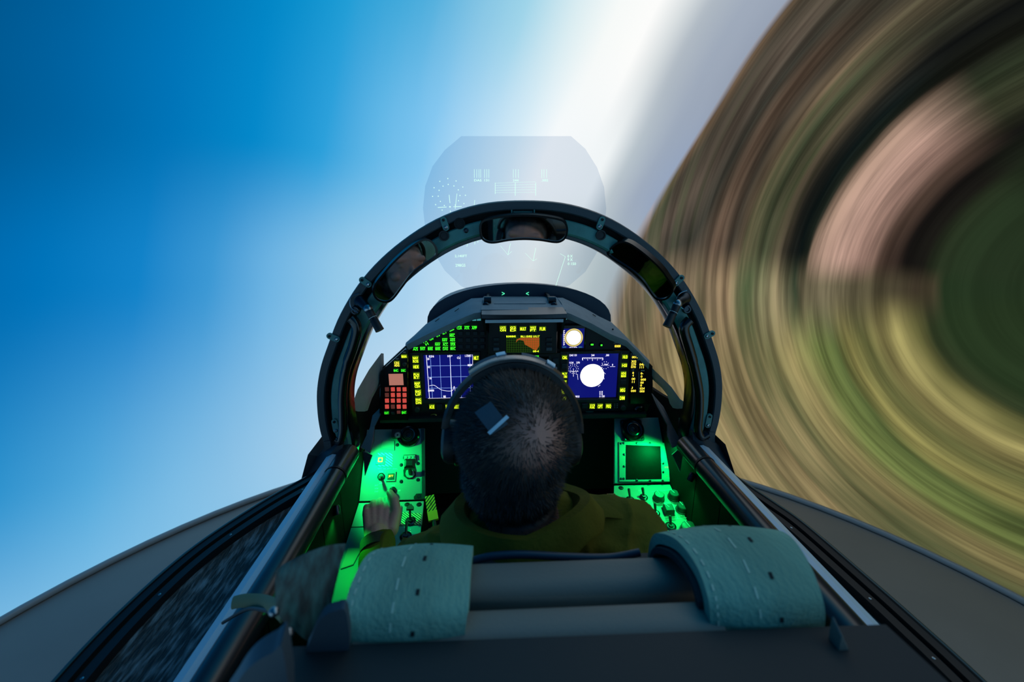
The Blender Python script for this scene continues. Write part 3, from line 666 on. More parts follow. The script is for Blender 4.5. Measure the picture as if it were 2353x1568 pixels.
for s_, x, y, k in (('DAS 131', 1316, 815, 16), ('244', 1361, 815, 7), ('.300', 1394, 815, 8), ('0.34', 1312, 832, 9), ('270', 1327, 832, 8), ('1,700', 1389, 837, 12), ('0', 1406, 837, 2.5), ('298GS', 1324, 909.5, 13), ('0 X', 1380, 899, 8), ('9 X', 1380, 904, 8), ('0 150', 1382, 909, 12)):
    c = IP.l(x, y); m = IP.px(x, y); tm = IP.mb(); put_text(tm, s_, (c.x, c.y, .0083), k*m, 4.6*m); tm.build('figure', M['whiteline'], sc)
pl_line(1386, 854, 1390, 858); pl_line(1386, 866, 1387, 870); pl_line(1373, 887, 1378, 883); pl_line(1400, 841, 1412, 841)
mb.build('symbols', M['whiteline'], sc)
for x, y, h_, t_ in ((1295.5, 818, 6.5, 'CML'), (1295, 858.5, 11, 'PLT/nCHN'), (1294, 876, 10, 'HPT/nFLIR'), (1294, 895, 10, 'LOCK/nON'), (1293, 911.6, 6, 'ELEV'), (1432.6, 816.7, 6.5, 'HUD'), (1431, 835.8, 6.5, 'HSI'), (1429, 856.8, 11, 'HDG/nMAN'), (1427, 892, 7.5, 'MSG'), (1426, 910, 7.5, 'DIM')): key(IP, right, x, y, 12.5, h_+2.5, t_, glow='glowy', z=.014)
for x, t_ in ((1358.4, 'SYS/nFUEL'), (1376, 'OPT'), (1395, 'FREQ')): key(IP, right, x, 929, 12.5, 11, t_, glow='glowy', z=.014)
for x, y in ((1295, 838), (1323, 929), (1341, 929), (1429, 874)): key(IP, right, x, y, 13, 11, body='keydark', z=.014)
mb = IP.mb(); a = IP.l(1427, 931); mb.lathe((a.x, a.y, .014), (0, 0, 1), [(.009, 0), (.009, .012), (.007, .014)], 20); mb.build('brightness_knob', M['knob'], right, True)
mb = IP.mb()
for y in (925, 929, 933): c = IP.l(1412, y); mb.box((c.x-.003, c.y, .0145), (.002, .0012, .0005)); mb.box((c.x+.005, c.y, .0145), (.003, .0012, .0005))
mb.build('print', M['white'], right)
cen = empty('multifunction_display', 'unlit dark display behind the pilot head, between the two blue displays', 'display')
mfd_frame(cen, 1122, 811, 1284, 944, 1146, 818, 1258, 918, 'offscreen')
for x, y in ((1114, 826), (1275, 827)): key(IP, cen, x if x > 1200 else 1132, y, 13, 13, body='keydark', z=.014)
for x, t_ in ((1203, 'SYNC'), (1178, 'FH'), (1232, 'ITE')): key(IP, cen, x, 815, 11, 4.5, t_, 'lumeg', z=.014)
key(IP, cen, 1267, 862, 11, 7, 'MLT', glow='glowy', z=.014)
for y in (845, 864, 882, 900): key(IP, cen, 1133, y, 13, 12, body='keydark', z=.014)
for y in (845, 882, 900): key(IP, cen, 1270, y, 13, 12, body='keydark', z=.014)
# ------------------------------------------------------------------ standby attitude display
att = empty('attitude_display', 'small blue display with a white disc in a gold ring', 'display')
mb = IP.mb(); a, wd, h = IP.rect(1283, 744, 1344, 801); mb.box((a.x, a.y, .008), (wd, h, .016), ch=.003); mb.build('bezel', M['gloss'], att)
mb = IP.mb(); a, wd, h = IP.rect(1289.5, 752.7, 1339.3, 797); mb.box((a.x, a.y, .0165), (wd, h, .001)); sc = mb.build('screen', M['blue'], att)
a = IP.l(1316, 773); m = IP.px(1316, 773)
mb = IP.mb(); mb.lathe((a.x, a.y, .0172), (0, 0, 1), [(21*m, 0), (21*m, .0004)], 40); mb.build('ring', M['gold'], sc)
mb = IP.mb(); mb.lathe((a.x, a.y, .0174), (0, 0, 1), [(18.6*m, 0), (18.6*m, .0006)], 40); mb.build('inner_ring', M['sand'], sc)
mb = IP.mb(); mb.lathe((a.x, a.y, .0176), (0, 0, 1), [(16.6*m, 0), (16.6*m, .0009)], 40); mb.build('white_disc', M['disc'], sc)
mb = IP.mb()
for i in range(16): p = IP.l(1293.5, 757+2.2*i); mb.box((p.x+(0 if i % 2 else .001), p.y, .0174), (.003+.002*(i % 2 == 0), .0012, .0004))
p = IP.l(1315, 795); put_text(mb, '1013 HPA', (p.x, p.y, .0174), .024, .003); p = IP.l(1316, 753.6); put_text(mb, 'V', (p.x, p.y, .0174), .002, .002)
mb.build('scale_marks', M['whiteline'], sc)
mb = IP.mb()
for x in (1295, 1331): p = IP.l(x, 794.5); put_text(mb, 'BARO', (p.x, p.y, .0174), .011, .0045)
mb.build('soft_labels', M['cyan'], sc)
# ------------------------------------------------------------------ up-front display under the hood
ufd = empty('upfront_display', 'small orange and green map display with yellow keys under the metal hood', 'display')
mb = IP.mb(); rbox(mb, IP, 1122, 734, 1278, 809, 0, .03, .003); mb.build('housing', M['panel'], ufd)
mb = IP.mb(); a, wd, h = IP.rect(1162, 764.5, 1238.5, 804); mb.box((a.x, a.y, .0302), (wd, h, .002)); sc = mb.build('screen', M['mapdark'], ufd)
mb = IP.mb(); q = [(1184, 782), (1186, 774), (1196, 770.5), (1237, 770), (1237, 788), (1230, 800), (1222, 796), (1212, 790), (1204, 786), (1202, 778), (1192, 775), (1188, 777)]
mb.prism([(IP.l(*p).x, IP.l(*p).y) for p in q], .0312, .0316); mb.build('map_area', M['orange'], sc)
mb = IP.mb()
for i in range(15): x = 1164+5.2*i; sline(mb, None, L0(x, 770), L0(x, 803), .0007, .032)
for i in range(7): y = 771+5.3*i; sline(mb, None, L0(1163, y), L0(1238, y), .0007, .032)
mb.build('grid_lines', M['mapline'], sc)
for s_, x, y, k in (('RUNNING', 1173, 767.5, 21), ('RU.15/02 UU.7', 1216, 767.5, 42), ('00-4', 1229, 801, 13)): p = IP.l(x, y); m = IP.px(x, y); mb = IP.mb(); put_text(mb, s_, (p.x, p.y, .0322), k*m, 4.4*m); mb.build('readout', M['lume'], sc)
for x, t_ in ((1155, 'LOCK/nON'), (1177.6, '02/nD'), (1200, 'MULT'), (1222.5, 'WAY/nPT'), (1244, 'FLIR')): key(IP, ufd, x, 750, 15, 13 if '/n' in t_ else 9, t_, glow='glowy', z=.03)
for x in (1140, 1258.5):
    for y in (774, 784.5, 796): key(IP, ufd, x, y, 13, 7, body='keydark' if y < 790 else 'grey_pad', z=.03)
mb = MB(); a, b = P(1107, 729, 1.30), P(1300, 729, 1.30)
mb.loft([[Vector((x, 1.27+abs(x-(a.x+b.x)/2)**2*.6, a.z+.012)), Vector((x, 1.27+abs(x-(a.x+b.x)/2)**2*.6, a.z)), Vector((x, 1.31, a.z-.004)), Vector((x, 1.36, a.z+.006)), Vector((x, 1.36, a.z+.016))] for x in [a.x+(b.x-a.x)*i/12 for i in range(13)]], close_v=True)
mb.f += [(0, 1, 2, 3, 4), (64, 63, 62, 61, 60)]; mb.build('hood', M['dsteel'], ufd)
mb = MB(); mb.box(((a.x+b.x)/2, 1.305, a.z-.009), (b.x-a.x-.02, .05, .009)); mb.build('hood_bar', M['sill'], ufd)
for s in (-1, 1):
    x = (a.x+b.x)/2+s*((b.x-a.x)/2-.006); mb = MB(); mb.loft([[Vector((x-.006, 1.29, a.z-.004)), Vector((x+.006, 1.29, a.z-.004)), Vector((x+.002-s*.004, 1.30, a.z-.055)), Vector((x-.002-s*.004, 1.30, a.z-.055))], [Vector((x-.006, 1.345, a.z-.004)), Vector((x+.006, 1.345, a.z-.004)), Vector((x+.002-s*.004, 1.345, a.z-.055)), Vector((x-.002-s*.004, 1.345, a.z-.055))]], close_v=True); mb.f += [(0, 1, 2, 3), (7, 6, 5, 4)]; mb.build('hood_cheek', M['dsteel'], ufd)
# ------------------------------------------------------------------ keypad unit and readout panel
kp = empty('keypad_unit', 'black keypad panel with red number keys and a pink display', 'keypad')
poly_part(IP, [(877, 956), (880, 846), (934, 797), (942, 797), (942, 956)], 0, .035, 'housing', M['gloss'], kp, .002)
KP = Plane((0, 1.315, 1.6), (0, 0, 1))
key(KP, kp, 910.2, 872.5, 33, 26, name='display', body='lcd', proud=.002)
for j, y in enumerate((894.6, 907.6, 920.6, 934.4)):
    for i, x in enumerate((889.5, 903, 916.5, 929.8)): key(KP, kp, x, y, 8.5, 8.5, body='redkeyd' if (j < 2 and i == 0) or (j == 3 and i == 1) else 'redkey')
for x, y, t_, lm in ((889, 948, 'OUT', 'lumeg'), (929, 947, 'ENT', 'lumeg'), (910.6, 850.6, 'INC', 'lumeg'), (927.5, 850.6, 'DEC', 'lumeg')): key(KP, kp, x, y, 11.5, 7, t_, lm, glow='glowg')
for x, y in ((903, 949), (916.5, 947)): key(KP, kp, x, y, 8, 6, body='redkeyd' if x > 910 else 'keydark')
key(KP, kp, 912.5, 836, 13, 13, 'CRS/nHDG', 'amber', glow='glowy'); key(KP, kp, 929, 818.5, 13, 8, 'MAN', 'lume', glow='glowy')
mb = KP.mb(); a = KP.l(930.5, 835.5); mb.lathe((a.x, a.y, 0), (0, 0, 1), [(.006, 0), (.006, .01), (.004, .012)], 16); mb.build('knob', M['knob'], kp, True)
mb = KP.mb()
for s_, x, y in (('WS', 929, 810), ('INP', 913, 825)): p = KP.l(x, y); put_text(mb, s_, (p.x, p.y, .0006), .008, .0035)
mb.build('print', M['white'], kp)
ro = empty('readout_panel', 'black panel with columns of amber figures beside the disc display', 'readout panel')
poly_part(IP, [(1444, 924), (1444, 806), (1465, 806), (1495, 838), (1496, 924)], 0, .02, 'housing', M['gloss'], ro, .002)
RP = Plane((0, 1.33, 1.6), (0, 0, 1))
for s_, x, y, k in (('0015', 1459, 821, 14), ('302', 1456.4, 830.8, 11), ('270', 1455.8, 837.3, 11), ('070', 1455.3, 843.6, 11), ('040', 1474.8, 837.7, 11), ('111', 1474.4, 844, 9), ('0', 1454.7, 857.2, 3.5), ('4', 1454.7, 863.3, 3), ('00', 1455.3, 871, 8), ('11', 1454.9, 877.8, 5.5), ('J', 1452, 891.5, 3.5), ('000', 1455.3, 898.5, 11.5), ('0-', 1475, 858.4, 6), ('0', 1474, 865.5, 4), ('000', 1478, 872.6, 12), ('00', 1475, 879.6, 7.5), ('0', 1473, 886, 4), ('024', 1475.5, 893, 11), ('000', 1475.3, 899.5, 11)):
    mb = RP.mb(); c = RP.l(x, y); m = RP.px(x, y); put_text(mb, s_, (c.x, c.y, .0008), k*m, 5.4*m); mb.build('readout', M['amber'], ro)
mb = RP.mb()
for s_, x, y, k in (('TAC', 1457, 814.5, 6), ('SET', 1467, 827, 6), ('HT', 1454.7, 850.7, 4.5), ('SPCR', 1477, 851.8, 8)): c = RP.l(x, y); m = RP.px(x, y); put_text(mb, s_, (c.x, c.y, .0006), k*m, 2.4*m)
sline(mb, None, (RP.l(1468, 854.6).x, RP.l(1468, 854.6).y), (RP.l(1468, 902.3).x, RP.l(1468, 902.3).y), .001, .0006); mb.build('print', M['white'], ro)

# ------------------------------------------------------------------ glareshield, nose fairing
gs = empty('glareshield', 'grey padded glareshield over the instrument panel', 'glareshield')
fL = [(935, 792), (975, 772), (1030, 746), (1072, 727), (1090, 720), (1105, 718)]; bL = [(931.5, 792), (953, 770), (979, 745), (1030, 714), (1083, 686), (1110, 684.4)]
fR = [(1300, 718), (1312, 722), (1360, 744), (1403, 768), (1440, 783), (1466, 808), (1492, 836)]; bR = [(1280, 684.4), (1293, 684.5), (1345, 709), (1376, 727), (1405, 741), (1452, 790), (1492, 830)]
for f_, b_, nm in ((fL, bL, 'side_slope'), (fR, bR, 'side_slope')):
    n = len(f_); ya = [1.325]*n; yb = [1.47 if 0 < i < n-1 else 1.40 for i in range(n)]
    if f_ is fL: yb = [1.36, 1.41, 1.45, 1.48, 1.50, 1.50]
    else: yb = [1.50, 1.50, 1.48, 1.46, 1.44, 1.40, 1.36]
    fr = [P(x, y, 1.322) for x, y in f_]; bk = [P(x, y, k) for (x, y), k in zip(b_, yb)]
    md = [(p+q)/2+Vector((0, 0, .006)) for p, q in zip(fr, bk)]
    mb = MB(); mb.loft([[p+Vector((0, 0, -.008)) for p in fr], fr, md, bk], thick=(0, .004, -.012)); mb.build(nm, M['shield'], gs, True)
a, b = P(1110, 684.4, 1.50), P(1280, 684.4, 1.50); mb = MB(); mb.loft([[P(1105, 712, 1.33), P(1300, 712, 1.33)], [a, b], [a+Vector((0, .12, -.01)), b+Vector((0, .12, -.01))]], thick=(0, 0, -.012)); mb.build('top_deck', M['shield'], gs)
for x, y in ((1000, 739), (1045, 716), (1362, 723), (1410, 756)):
    q = P(x, y, 1.40); mb = MB(); mb.tube([q, q+Vector((.012, .01, .007 if x < 1200 else -.008))], .0012, 6); mb.build('vent_slot', M['deep'], gs)
# side coamings reaching back to the arch
sL = [(876, 812), (848, 850), (822, 895), (808, 934), (813, 943), (822, 946), (838, 946), (848, 918), (858, 900), (877, 868)]
sR = [(1494, 842), (1515, 862), (1543, 890), (1563, 918), (1583, 930), (1572, 939), (1556, 940), (1549, 930), (1543, 910), (1530, 893), (1496, 862)]
for q in (sL, sR):
    lo = min(p[0] for p in q); hi = max(p[0] for p in q)
    def dep(x): t = (x-lo)/(hi-lo); return 1.34-(.20*(1-t) if q is sL else .20*t)
    pts = [P(x, y, dep(x)) for x, y in q]; n = len(pts); mb = MB(); off = Vector((0, .03, -.01))
    mb.add(pts+[p+off for p in pts], [tuple(range(n)), tuple(reversed(range(n, 2*n)))]+[(i, (i+1) % n, n+(i+1) % n, n+i) for i in range(n)]); mb.build('side_coaming', M['shield'], gs)
nf = empty('nose_fairing', 'dark navy rounded fairing beyond the glareshield under the head-up glass', 'fairing')
mb = MB(); rows = []
c0 = P(1188, 745, 1.72)
for j in range(13):
    t = j/12; Y = 1.55+.42*t; k = math.sqrt(max(0, 1-((t-.45)/.62)**2)) if t > .45 else 1.
    rows.append([Vector((c0.x+.322*k*math.cos(u_), Y, 1.70+.137*k*(1-.34*t)*math.sin(u_)**.85 if math.sin(u_) > 0 else 1.70)) for u_ in [math.pi*i/24 for i in range(25)]])
mb.loft(rows); mb.f.append(tuple(range(25))); mb.f.append(tuple(range(12*25, 13*25))); mb.build('shell', M['fairing'], nf, True)
for x, t_ in ((1156.5, '>'), (1212, '<')):
    mb = MB(Matrix.Translation(P(x, 675, 1.545)) @ Matrix.Rotation(math.pi/2, 4, 'X')); put_text(mb, t_, (0, 0, 0), .010, .012); mb.build('arrow_mark', M['hudg'], nf)
# ------------------------------------------------------------------ head-up display
hud = empty('head_up_display', 'large tinted head-up glass with green symbols above the panel', 'head-up display')
HY = 1.62
HP = Plane((0, HY, 1.9), (0, 0, 1))
hp = [(1060, 313), (1312, 313), (1345, 342), (1372, 385), (1388, 430), (1393, 480), (1388, 530), (1372, 580), (1345, 625), (1310, 655), (1270, 672), (1100, 678), (1060, 658), (1022, 622), (994, 575), (977, 525), (972, 478), (977, 428), (994, 382), (1022, 345)]
gm = bpy.data.materials.new('combiner_glass'); gm.use_nodes = True; t = gm.node_tree; t.nodes.clear()
tr_ = t.nodes.new('ShaderNodeBsdfTransparent'); tr_.inputs[0].default_value = (.80, .84, .90, 1); gl = t.nodes.new('ShaderNodeBsdfGlossy'); gl.inputs['Roughness'].default_value = .02; gl.inputs[0].default_value = (.7, .9, .9, 1)
mx = t.nodes.new('ShaderNodeMixShader'); mx.inputs[0].default_value = .03; ou = t.nodes.new('ShaderNodeOutputMaterial')
t.links.new(tr_.outputs[0], mx.inputs[1]); t.links.new(gl.outputs[0], mx.inputs[2]); t.links.new(mx.outputs[0], ou.inputs[0])
gp = [HP.l(*q) for q in hp]; gpl = []
for i, p in enumerate(gp):
    q = gp[(i+1) % len(gp)]; gpl += [p, (p+q)/2]
mb = HP.mb(); n = len(gpl); mb.add(gpl, [tuple(range(n))]); mb.build('combiner_glass', gm, hud)
def hud_part(draw, name='symbols', m='hud'):
    mb = HP.mb(); draw(mb); mb.build(name, M[m], hud)
HL = lambda x, y: HP.l(x, y, .002)
def hl(mb, x0, y0, x1, y1, wd_=.0018):
    p, q = HL(x0, y0), HL(x1, y1); d = q-p; n_ = Vector((-d.y, d.x, 0)).normalized()*(wd_/2); mb.add([p-n_, q-n_, q+n_, p+n_], [(0, 1, 2, 3)])
def hdot(mb, x, y, r=1.3):
    c = HL(x, y); m = HP.px(x, y)*r; mb.add([c+Vector((m*math.cos(k*math.pi/4), m*math.sin(k*math.pi/4), 0)) for k in range(8)], [tuple(range(8))])
def attitude(mb):
    for x, y in [(1029, 410.5), (1010.5, 417), (1048, 416), (997.5, 431.5), (1063.5, 430), (994, 451.5), (1069.5, 449), (1001, 470.5), (1066, 468), (1030, 424), (1018, 428), (1043, 427.5), (1009, 437.5), (1053, 436.5), (1007, 451), (1057, 449.5), (1012, 463), (1053.5, 461.5), (1021, 472.5), (1046, 471.5), (1016, 483)]: hdot(mb, x, y)
    hdot(mb, 1034, 475.5, 1.9); hl(mb, 1032, 448, 1034, 467); hl(mb, 1006, 477, 1026, 476); hl(mb, 1042, 475.5, 1061, 474.5); hl(mb, 1034.5, 484, 1035, 488)
hud_part(attitude, 'attitude_dial')
for s_, x, y, wd_, h_ in (('DAS', 1098, 414.5, 17, 5), ('131', 1118.5, 414.5, 11, 5), ('244', 1185, 414.5, 13, 5), ('.302', 1251.5, 414.5, 16, 5), ('2,140FT', 1059, 589, 28, 6.5), ('298GS', 1058, 610, 23, 6.5), ('0 X', 1310, 589, 12, 6), ('9 X', 1310, 597, 12, 6), ('0 150', 1314, 606.5, 19, 6)):
    mb = HP.mb(); c = HL(x, y); m = HP.px(x, y); put_text(mb, s_, c, wd_*m, h_*m); mb.build('figure', M['hud'], hud)

def tape(mb):
    for x in (1090, 1095.5, 1100.5, 1104.5, 1113.5, 1118.5, 1123.5, 1179.5, 1185, 1191, 1245, 1250, 1256): hl(mb, x, 389, x, 409, .0012)  # strokes drawn above the figures imitate their smeared light trails
    hl(mb, 1184, 419, 1184, 450, .0016); hl(mb, 1138, 420, 1138, 446, .0014); hl(mb, 1231, 420, 1231, 450, .0014)
    for k in range(5): hl(mb, 1138, 421+5.5*k, 1231, 418+6.0*k, .0006)
hud_part(tape, 'tape_and_light_trails', 'hud')
def bars(mb):
    hl(mb, 1299, 590, 1271, 676, .0014); hl(mb, 1299, 590, 1287, 583, .001); hl(mb, 1173, 560, 1167, 586, .0014); hl(mb, 1231, 570, 1225, 600, .0014); hl(mb, 1225, 600, 1207, 582, .0008); hl(mb, 1167, 586, 1150, 565, .0008); hl(mb, 1167, 586, 1176, 578, .001); hl(mb, 1225, 600, 1234, 595, .001); hl(mb, 1091, 545, 1091, 562, .0014); hl(mb, 1098, 540, 1098, 558, .0014); hl(mb, 1075, 548, 1073, 567, .0014); hl(mb, 1050, 445, 1046, 480, .0014); hl(mb, 1091, 460, 1089, 478, .0014)
hud_part(bars, 'pitch_ladder', 'hud')
# brackets, projector box
for x in (1120.5, 1268.5):
    b_ = P(x, 700, 1.43); mb = MB(); mb.box(b_+Vector((0, .01, -.004)), (.022, .05, .05)); br = mb.build('bracket', M['black'], hud)
    t_ = P(x, 689, 1.42); mb = MB(); mb.cyl(t_+Vector((-.011, 0, 0)), t_+Vector((.011, 0, 0)), .010, n=18); mb.build('roller', M['dsteel'], br, True)
    t_ = P(x-4 if x < 1200 else x+4, 702, 1.40); mb = MB(); mb.lathe(t_, (0, -1, .3), [(.010, 0), (.010, .008), (.006, .010), (.004, .008)], 18); mb.build('bolt', M['dsteel'], br, True)
a, b = P(1133, 703, 1.40), P(1257, 703, 1.40); mb = MB(); mb.box(((a.x+b.x)/2, 1.44, a.z-.014), (b.x-a.x, .08, .030)); mb.build('projector_box', M['black'], hud)
mb = MB(); mb.box(((a.x+b.x)/2, 1.443, a.z+.004), (b.x-a.x-.006, .078, .004)); mb.build('projector_lid', M['shield'], hud)
for sx in (-1, 1):    # side struts that carry the glass
    x = (a.x+b.x)/2+sx*.10; mb = MB(); mb.box((x, 1.545, 1.80), (.008, .14, .012)); mb.build('strut', M['black'], hud)
# ------------------------------------------------------------------ side consoles
up1 = Vector((0, .13, .15)); up2 = Vector((0, 1., .228))
LA = Plane((0, 1.2, 1.247), up1); LB = Plane((0, 1.2, 1.243), up2)
yR = LA.w(1450, 1113); RA = LA; RB = Plane((0, yR.y, yR.z-.004), up2)
M['hazL'] = stripes('hazard_stripes', (236, 232, 150), (24, 26, 20), 70)
M['hazW'] = stripes('hatch_stripes', (225, 235, 215), (120, 150, 120), 55)
M['hazY'] = stripes('handle_stripes', (225, 215, 20), (14, 14, 8), 62)
def screw(pl, root, x, y, r=.0042):
    mb = pl.mb(); a = pl.l(x, y); mb.lathe((a.x, a.y, 0), (0, 0, 1), [(r*1.3, 0), (r*1.3, .0006), (r, .0006), (r, .002), (r*.5, .0022), (r*.4, .001)], 14); mb.build('screw', M['dsteel'], root, True)
def toggle(pl, root, x, y, tip=(0, .012), r=.009, cap=None, L=.024):
    a = pl.l(x, y); mb = pl.mb(); mb.lathe((a.x, a.y, 0), (0, 0, 1), [(r, 0), (r, .003), (r*.75, .005), (r*.7, .004), (r*.45, .004), (r*.4, .008)], 18); k = mb.build('toggle_switch', M['dsteel'], root, True)
    mb = pl.mb(); b = Vector((a.x+tip[0], a.y+tip[1], L)); s0 = Vector((a.x, a.y, .004)); d = (b-s0).normalized()
    if cap == 'arrow': mb.cyl(s0, b, .003, .003, 10); e1 = Vector((1, 0, 0)); q = [b+e1*-.010, b+e1*.010, b+e1*.010+Vector((0, .008, 0)), b+Vector((0, .020, 0)), b+e1*-.010+Vector((0, .008, 0))]; mb.add(q+[p+Vector((0, 0, .006)) for p in q], [(0, 1, 2, 3, 4), (9, 8, 7, 6, 5)]+[(i, (i+1) % 5, 5+(i+1) % 5, 5+i) for i in range(5)])
    else: mb.lathe(s0, d, [(.0028, 0), (.0042, (b-s0).length*.85), (.0036, (b-s0).length), (.001, (b-s0).length+.0015)], 12)
    mb.build('lever', M['knob'], k, True)
def knob(pl, root, x, y, r=.0125, h=.018, ang=.4, square=False, m='knob'):
    a = pl.l(x, y); mb = pl.mb()
    prof = [(r*1.1, 0), (r*1.1, .003), (r, .004), (r*.92, h-.002), (r*.8, h)]
    mb.lathe((a.x, a.y, 0), (0, 0, 1), prof, 4 if square else 26); k = mb.build('knob', M[m], root, not square)
    mb = pl.mb(); mb.box((a.x-math.sin(ang)*r*.45, a.y+math.cos(ang)*r*.45, h+.0004), (.0014, r*.9, .0008), Matrix.Rotation(ang, 3, 'Z')); mb.build('pointer', M['white'], k)
def prints(pl, root, items, m='white'):
    mb = pl.mb()
    for it in items:
        if len(it) == 4: s_, x, y, wd_ = it; c = pl.l(x, y, .0006); q = pl.px(x, y); put_text(mb, s_, c, wd_*q, 3.6*q)
        else: _, x0, y0, x1, y1 = it; p, q = pl.l(x0, y0), pl.l(x1, y1); d = q-p; n_ = Vector((-d.y, d.x, 0)).normalized()*.0006; z = Vector((0, 0, .0006)); mb.add([p-n_+z, q-n_+z, q+n_+z, p+n_+z], [(0, 1, 2, 3)])
    mb.build('print', M[m], root)
def plate(pl, root, pts, z0, z1, m, name='panel_plate', ch=.001):
    mb = pl.mb(); q = [pl.l(*p) for p in pts]
    mb.prism([(p.x, p.y) for p in q], z0, z1, ch); return mb.build(name, M[m], root)
def wall_plate(pl, root, ytop, ybot, inner, s, m, name='panel_plate'):
    a, b = pl.l(inner[0], ytop), pl.l(inner[1], ybot); X = s*.470
    q = [(X, b.y), (b.x, b.y), (a.x, a.y), (X, a.y)]
    if s > 0: q = q[::-1]
    mb = pl.mb(); mb.prism(q, -.006, 0, .0008); return mb.build(name, M[m], root)
def square_button(pl, root, x, y, w_, legend=None, lm='lume', inner='glowy'):
    a = pl.l(x, y); q = pl.px(x, y)*w_
    mb = pl.mb(); mb.box((a.x, a.y, .0015), (q, q, .005), ch=.0015); k = mb.build('guard_button', M['console'], root)
    mb = pl.mb(); mb.box((a.x, a.y, .0045), (q*.68, q*.62, .002)); mb.build('button_face', M['keycap'], k)
    mb = pl.mb()
    if legend: put_text(mb, legend, (a.x, a.y, .006), q*.5, q*.28)
    else:
        for dx, dy, sx, sy in ((0, .2, .5, .1), (0, -.2, .5, .1), (.2, 0, .1, .3), (-.2, 0, .1, .3)): mb.box((a.x+dx*q, a.y+dy*q, .0058), (sx*q, sy*q, .0006))
    mb.build('legend', M[lm], k)
lc = empty('side_console', 'green-lit console with gear lever and jettison buttons beside the hand', 'console')
wall_plate(LA, lc, 985, 1148, (976, 977), -1, 'console')
wall_plate(LB, lc, 1152, 1206, (974, 969), -1, 'console')
wall_plate(LB, lc, 1208, 1400, (968, 950), -1, 'teal')
# body below the plates
a, b = LA.w(976, 985), LB.w(950, 1400)
mb = MB(); q = [(a.y, a.z-.010), (1.2, 1.238), (b.y, b.z-.010), (b.y, .88), (a.y, .88)]
mb.add([(-.468, y, z) for y, z in q]+[(a.x-.004, y, z) for y, z in q], [(0, 1, 2, 3, 4), (9, 8, 7, 6, 5)]+[(i, (i+1) % 5, 5+(i+1) % 5, 5+i) for i in range(5)]); mb.build('console_body', M['wall'], lc)
plate(LA, lc, [(969, 985), (976, 985), (977, 1148), (970, 1148)], 0, .004, 'bezel', 'edge_strip')
for y in (1022, 1060, 1090, 1120): screw(LA, lc, 980 if False else 973, y, .002)
plate(LA, lc, [(868, 1073), (868, 1041), (903, 1041), (903, 1073)], 0, .0012, 'hazW', 'hatched_label')
square_button(LA, lc, 875, 1058, 21)
square_button(LA, lc, 899, 1096, 22, 'JETT')
plate(LA, lc, [(926, 1054), (928, 1046), (956, 1045), (958, 1060), (951, 1066), (955, 1080), (956, 1094), (948, 1101), (936, 1101), (928, 1095), (927, 1082), (934, 1066)], 0, .003, 'deep', 'gear_slot')
plate(LA, lc, [(929, 1058), (929, 1048), (955, 1047), (956, 1058)], .003, .008, 'console', 'gear_lamp_block')
for x in (934.5, 942.5, 950.5):
    mb = LA.mb(); p = LA.l(x, 1053); mb.lathe((p.x, p.y, .008), (0, 0, 1), [(.0045, 0), (.004, .0015), (.002, .002)], 12); mb.build('gear_lamp', M['console'], lc, True)
plate(LA, lc, [(932, 1090), (934, 1082), (942, 1079), (950, 1082), (953, 1091), (949, 1098), (942, 1100), (935, 1097)], .003, .006, 'console', 'gear_base')
mb = LA.mb(); p0, p1 = LA.l(944, 1090), LA.l(946, 1066)
mb.cyl((p0.x, p0.y, .004), (p1.x, p1.y-.008, .045), .006, .006, 14); k = mb.build('gear_lever', M['gloss'], lc, True)
mb = LA.mb(); mb.box((p1.x+.003, p1.y-.010, .052), (.030, .026, .020), ch=.006); mb.build('lever_grip', M['black'], k)
for x, y in ((922, 1069), (960, 1065.5), (922, 1107), (960.5, 1103), (901, 1029), (913, 1023)): screw(LA, lc, x, y)
toggle(LA, lc, 876, 1096, (.002, -.012), .011, L=.03); toggle(LA, lc, 903, 1128, (0, .004), .011, L=.02)
prints(LA, lc, [('SEL JETT', 890, 1078, 19), ('FUSE', 876, 1084, 9), ('SAFE', 876, 1111, 9), ('LAND', 903, 1116, 10), ('OFF', 917, 1128, 7), ('SHUT', 865, 1116, 8), ('NORM', 865, 1123, 8), ('START', 865, 1130, 9), ('-', 868, 1078, 878, 1078), ('-', 902, 1078, 913, 1078), ('-', 913, 1078, 913, 1081), ('DOWN', 966, 1098, 8)])
plate(LA, lc, [(951, 1147), (951, 1142), (957, 1135), (976, 1134), (977, 1147)], 0, .002, 'deep', 'corner_notch'); screw(LA, lc, 963, 1141, .006)
plate(LA, lc, [(880, 1012), (907, 1014), (907, 1036), (874, 1030)], 0, .003, 'console', 'bracket_plate')
for x, y in ((935.5, 1160), (963, 1160)): screw(LB, lc, x, y, .006)
plate(LB, lc, [(905, 1205), (911, 1163), (923, 1164), (919, 1205)], 0, .006, 'console', 'raised_strip'); screw(LB, lc, 915, 1168, .006)
plate(LB, lc, [(920, 1206), (925, 1178), (969, 1181), (966, 1206)], 0, .0014, 'hazL', 'striped_label')
toggle(LB, lc, 943, 1199, (0, .012), .015, 'arrow', .03)
toggle(LB, lc, 933, 1234, (0, .03), .016, L=.026)
prints(LB, lc, [('2', 943, 1217, 3), ('1', 943, 1223, 3)])
plate(LB, lc, [(783, 1310), (800, 1262), (832, 1262), (812, 1300)], 0, .004, 'console', 'access_cover')
rc = empty('side_console', 'green-lit console with a dark display and rows of knobs', 'console')
wall_plate(RA, rc, 962, 1112, (1412, 1411), 1, 'console')
wall_plate(RB, rc, 1116, 1400, (1411, 1402), 1, 'console')
a, b = RA.w(1412, 962), RB.w(1402, 1400)
mb = MB(); q = [(a.y, a.z-.010), (yR.y, yR.z-.012), (b.y, b.z-.010), (b.y, .88), (a.y, .88)]
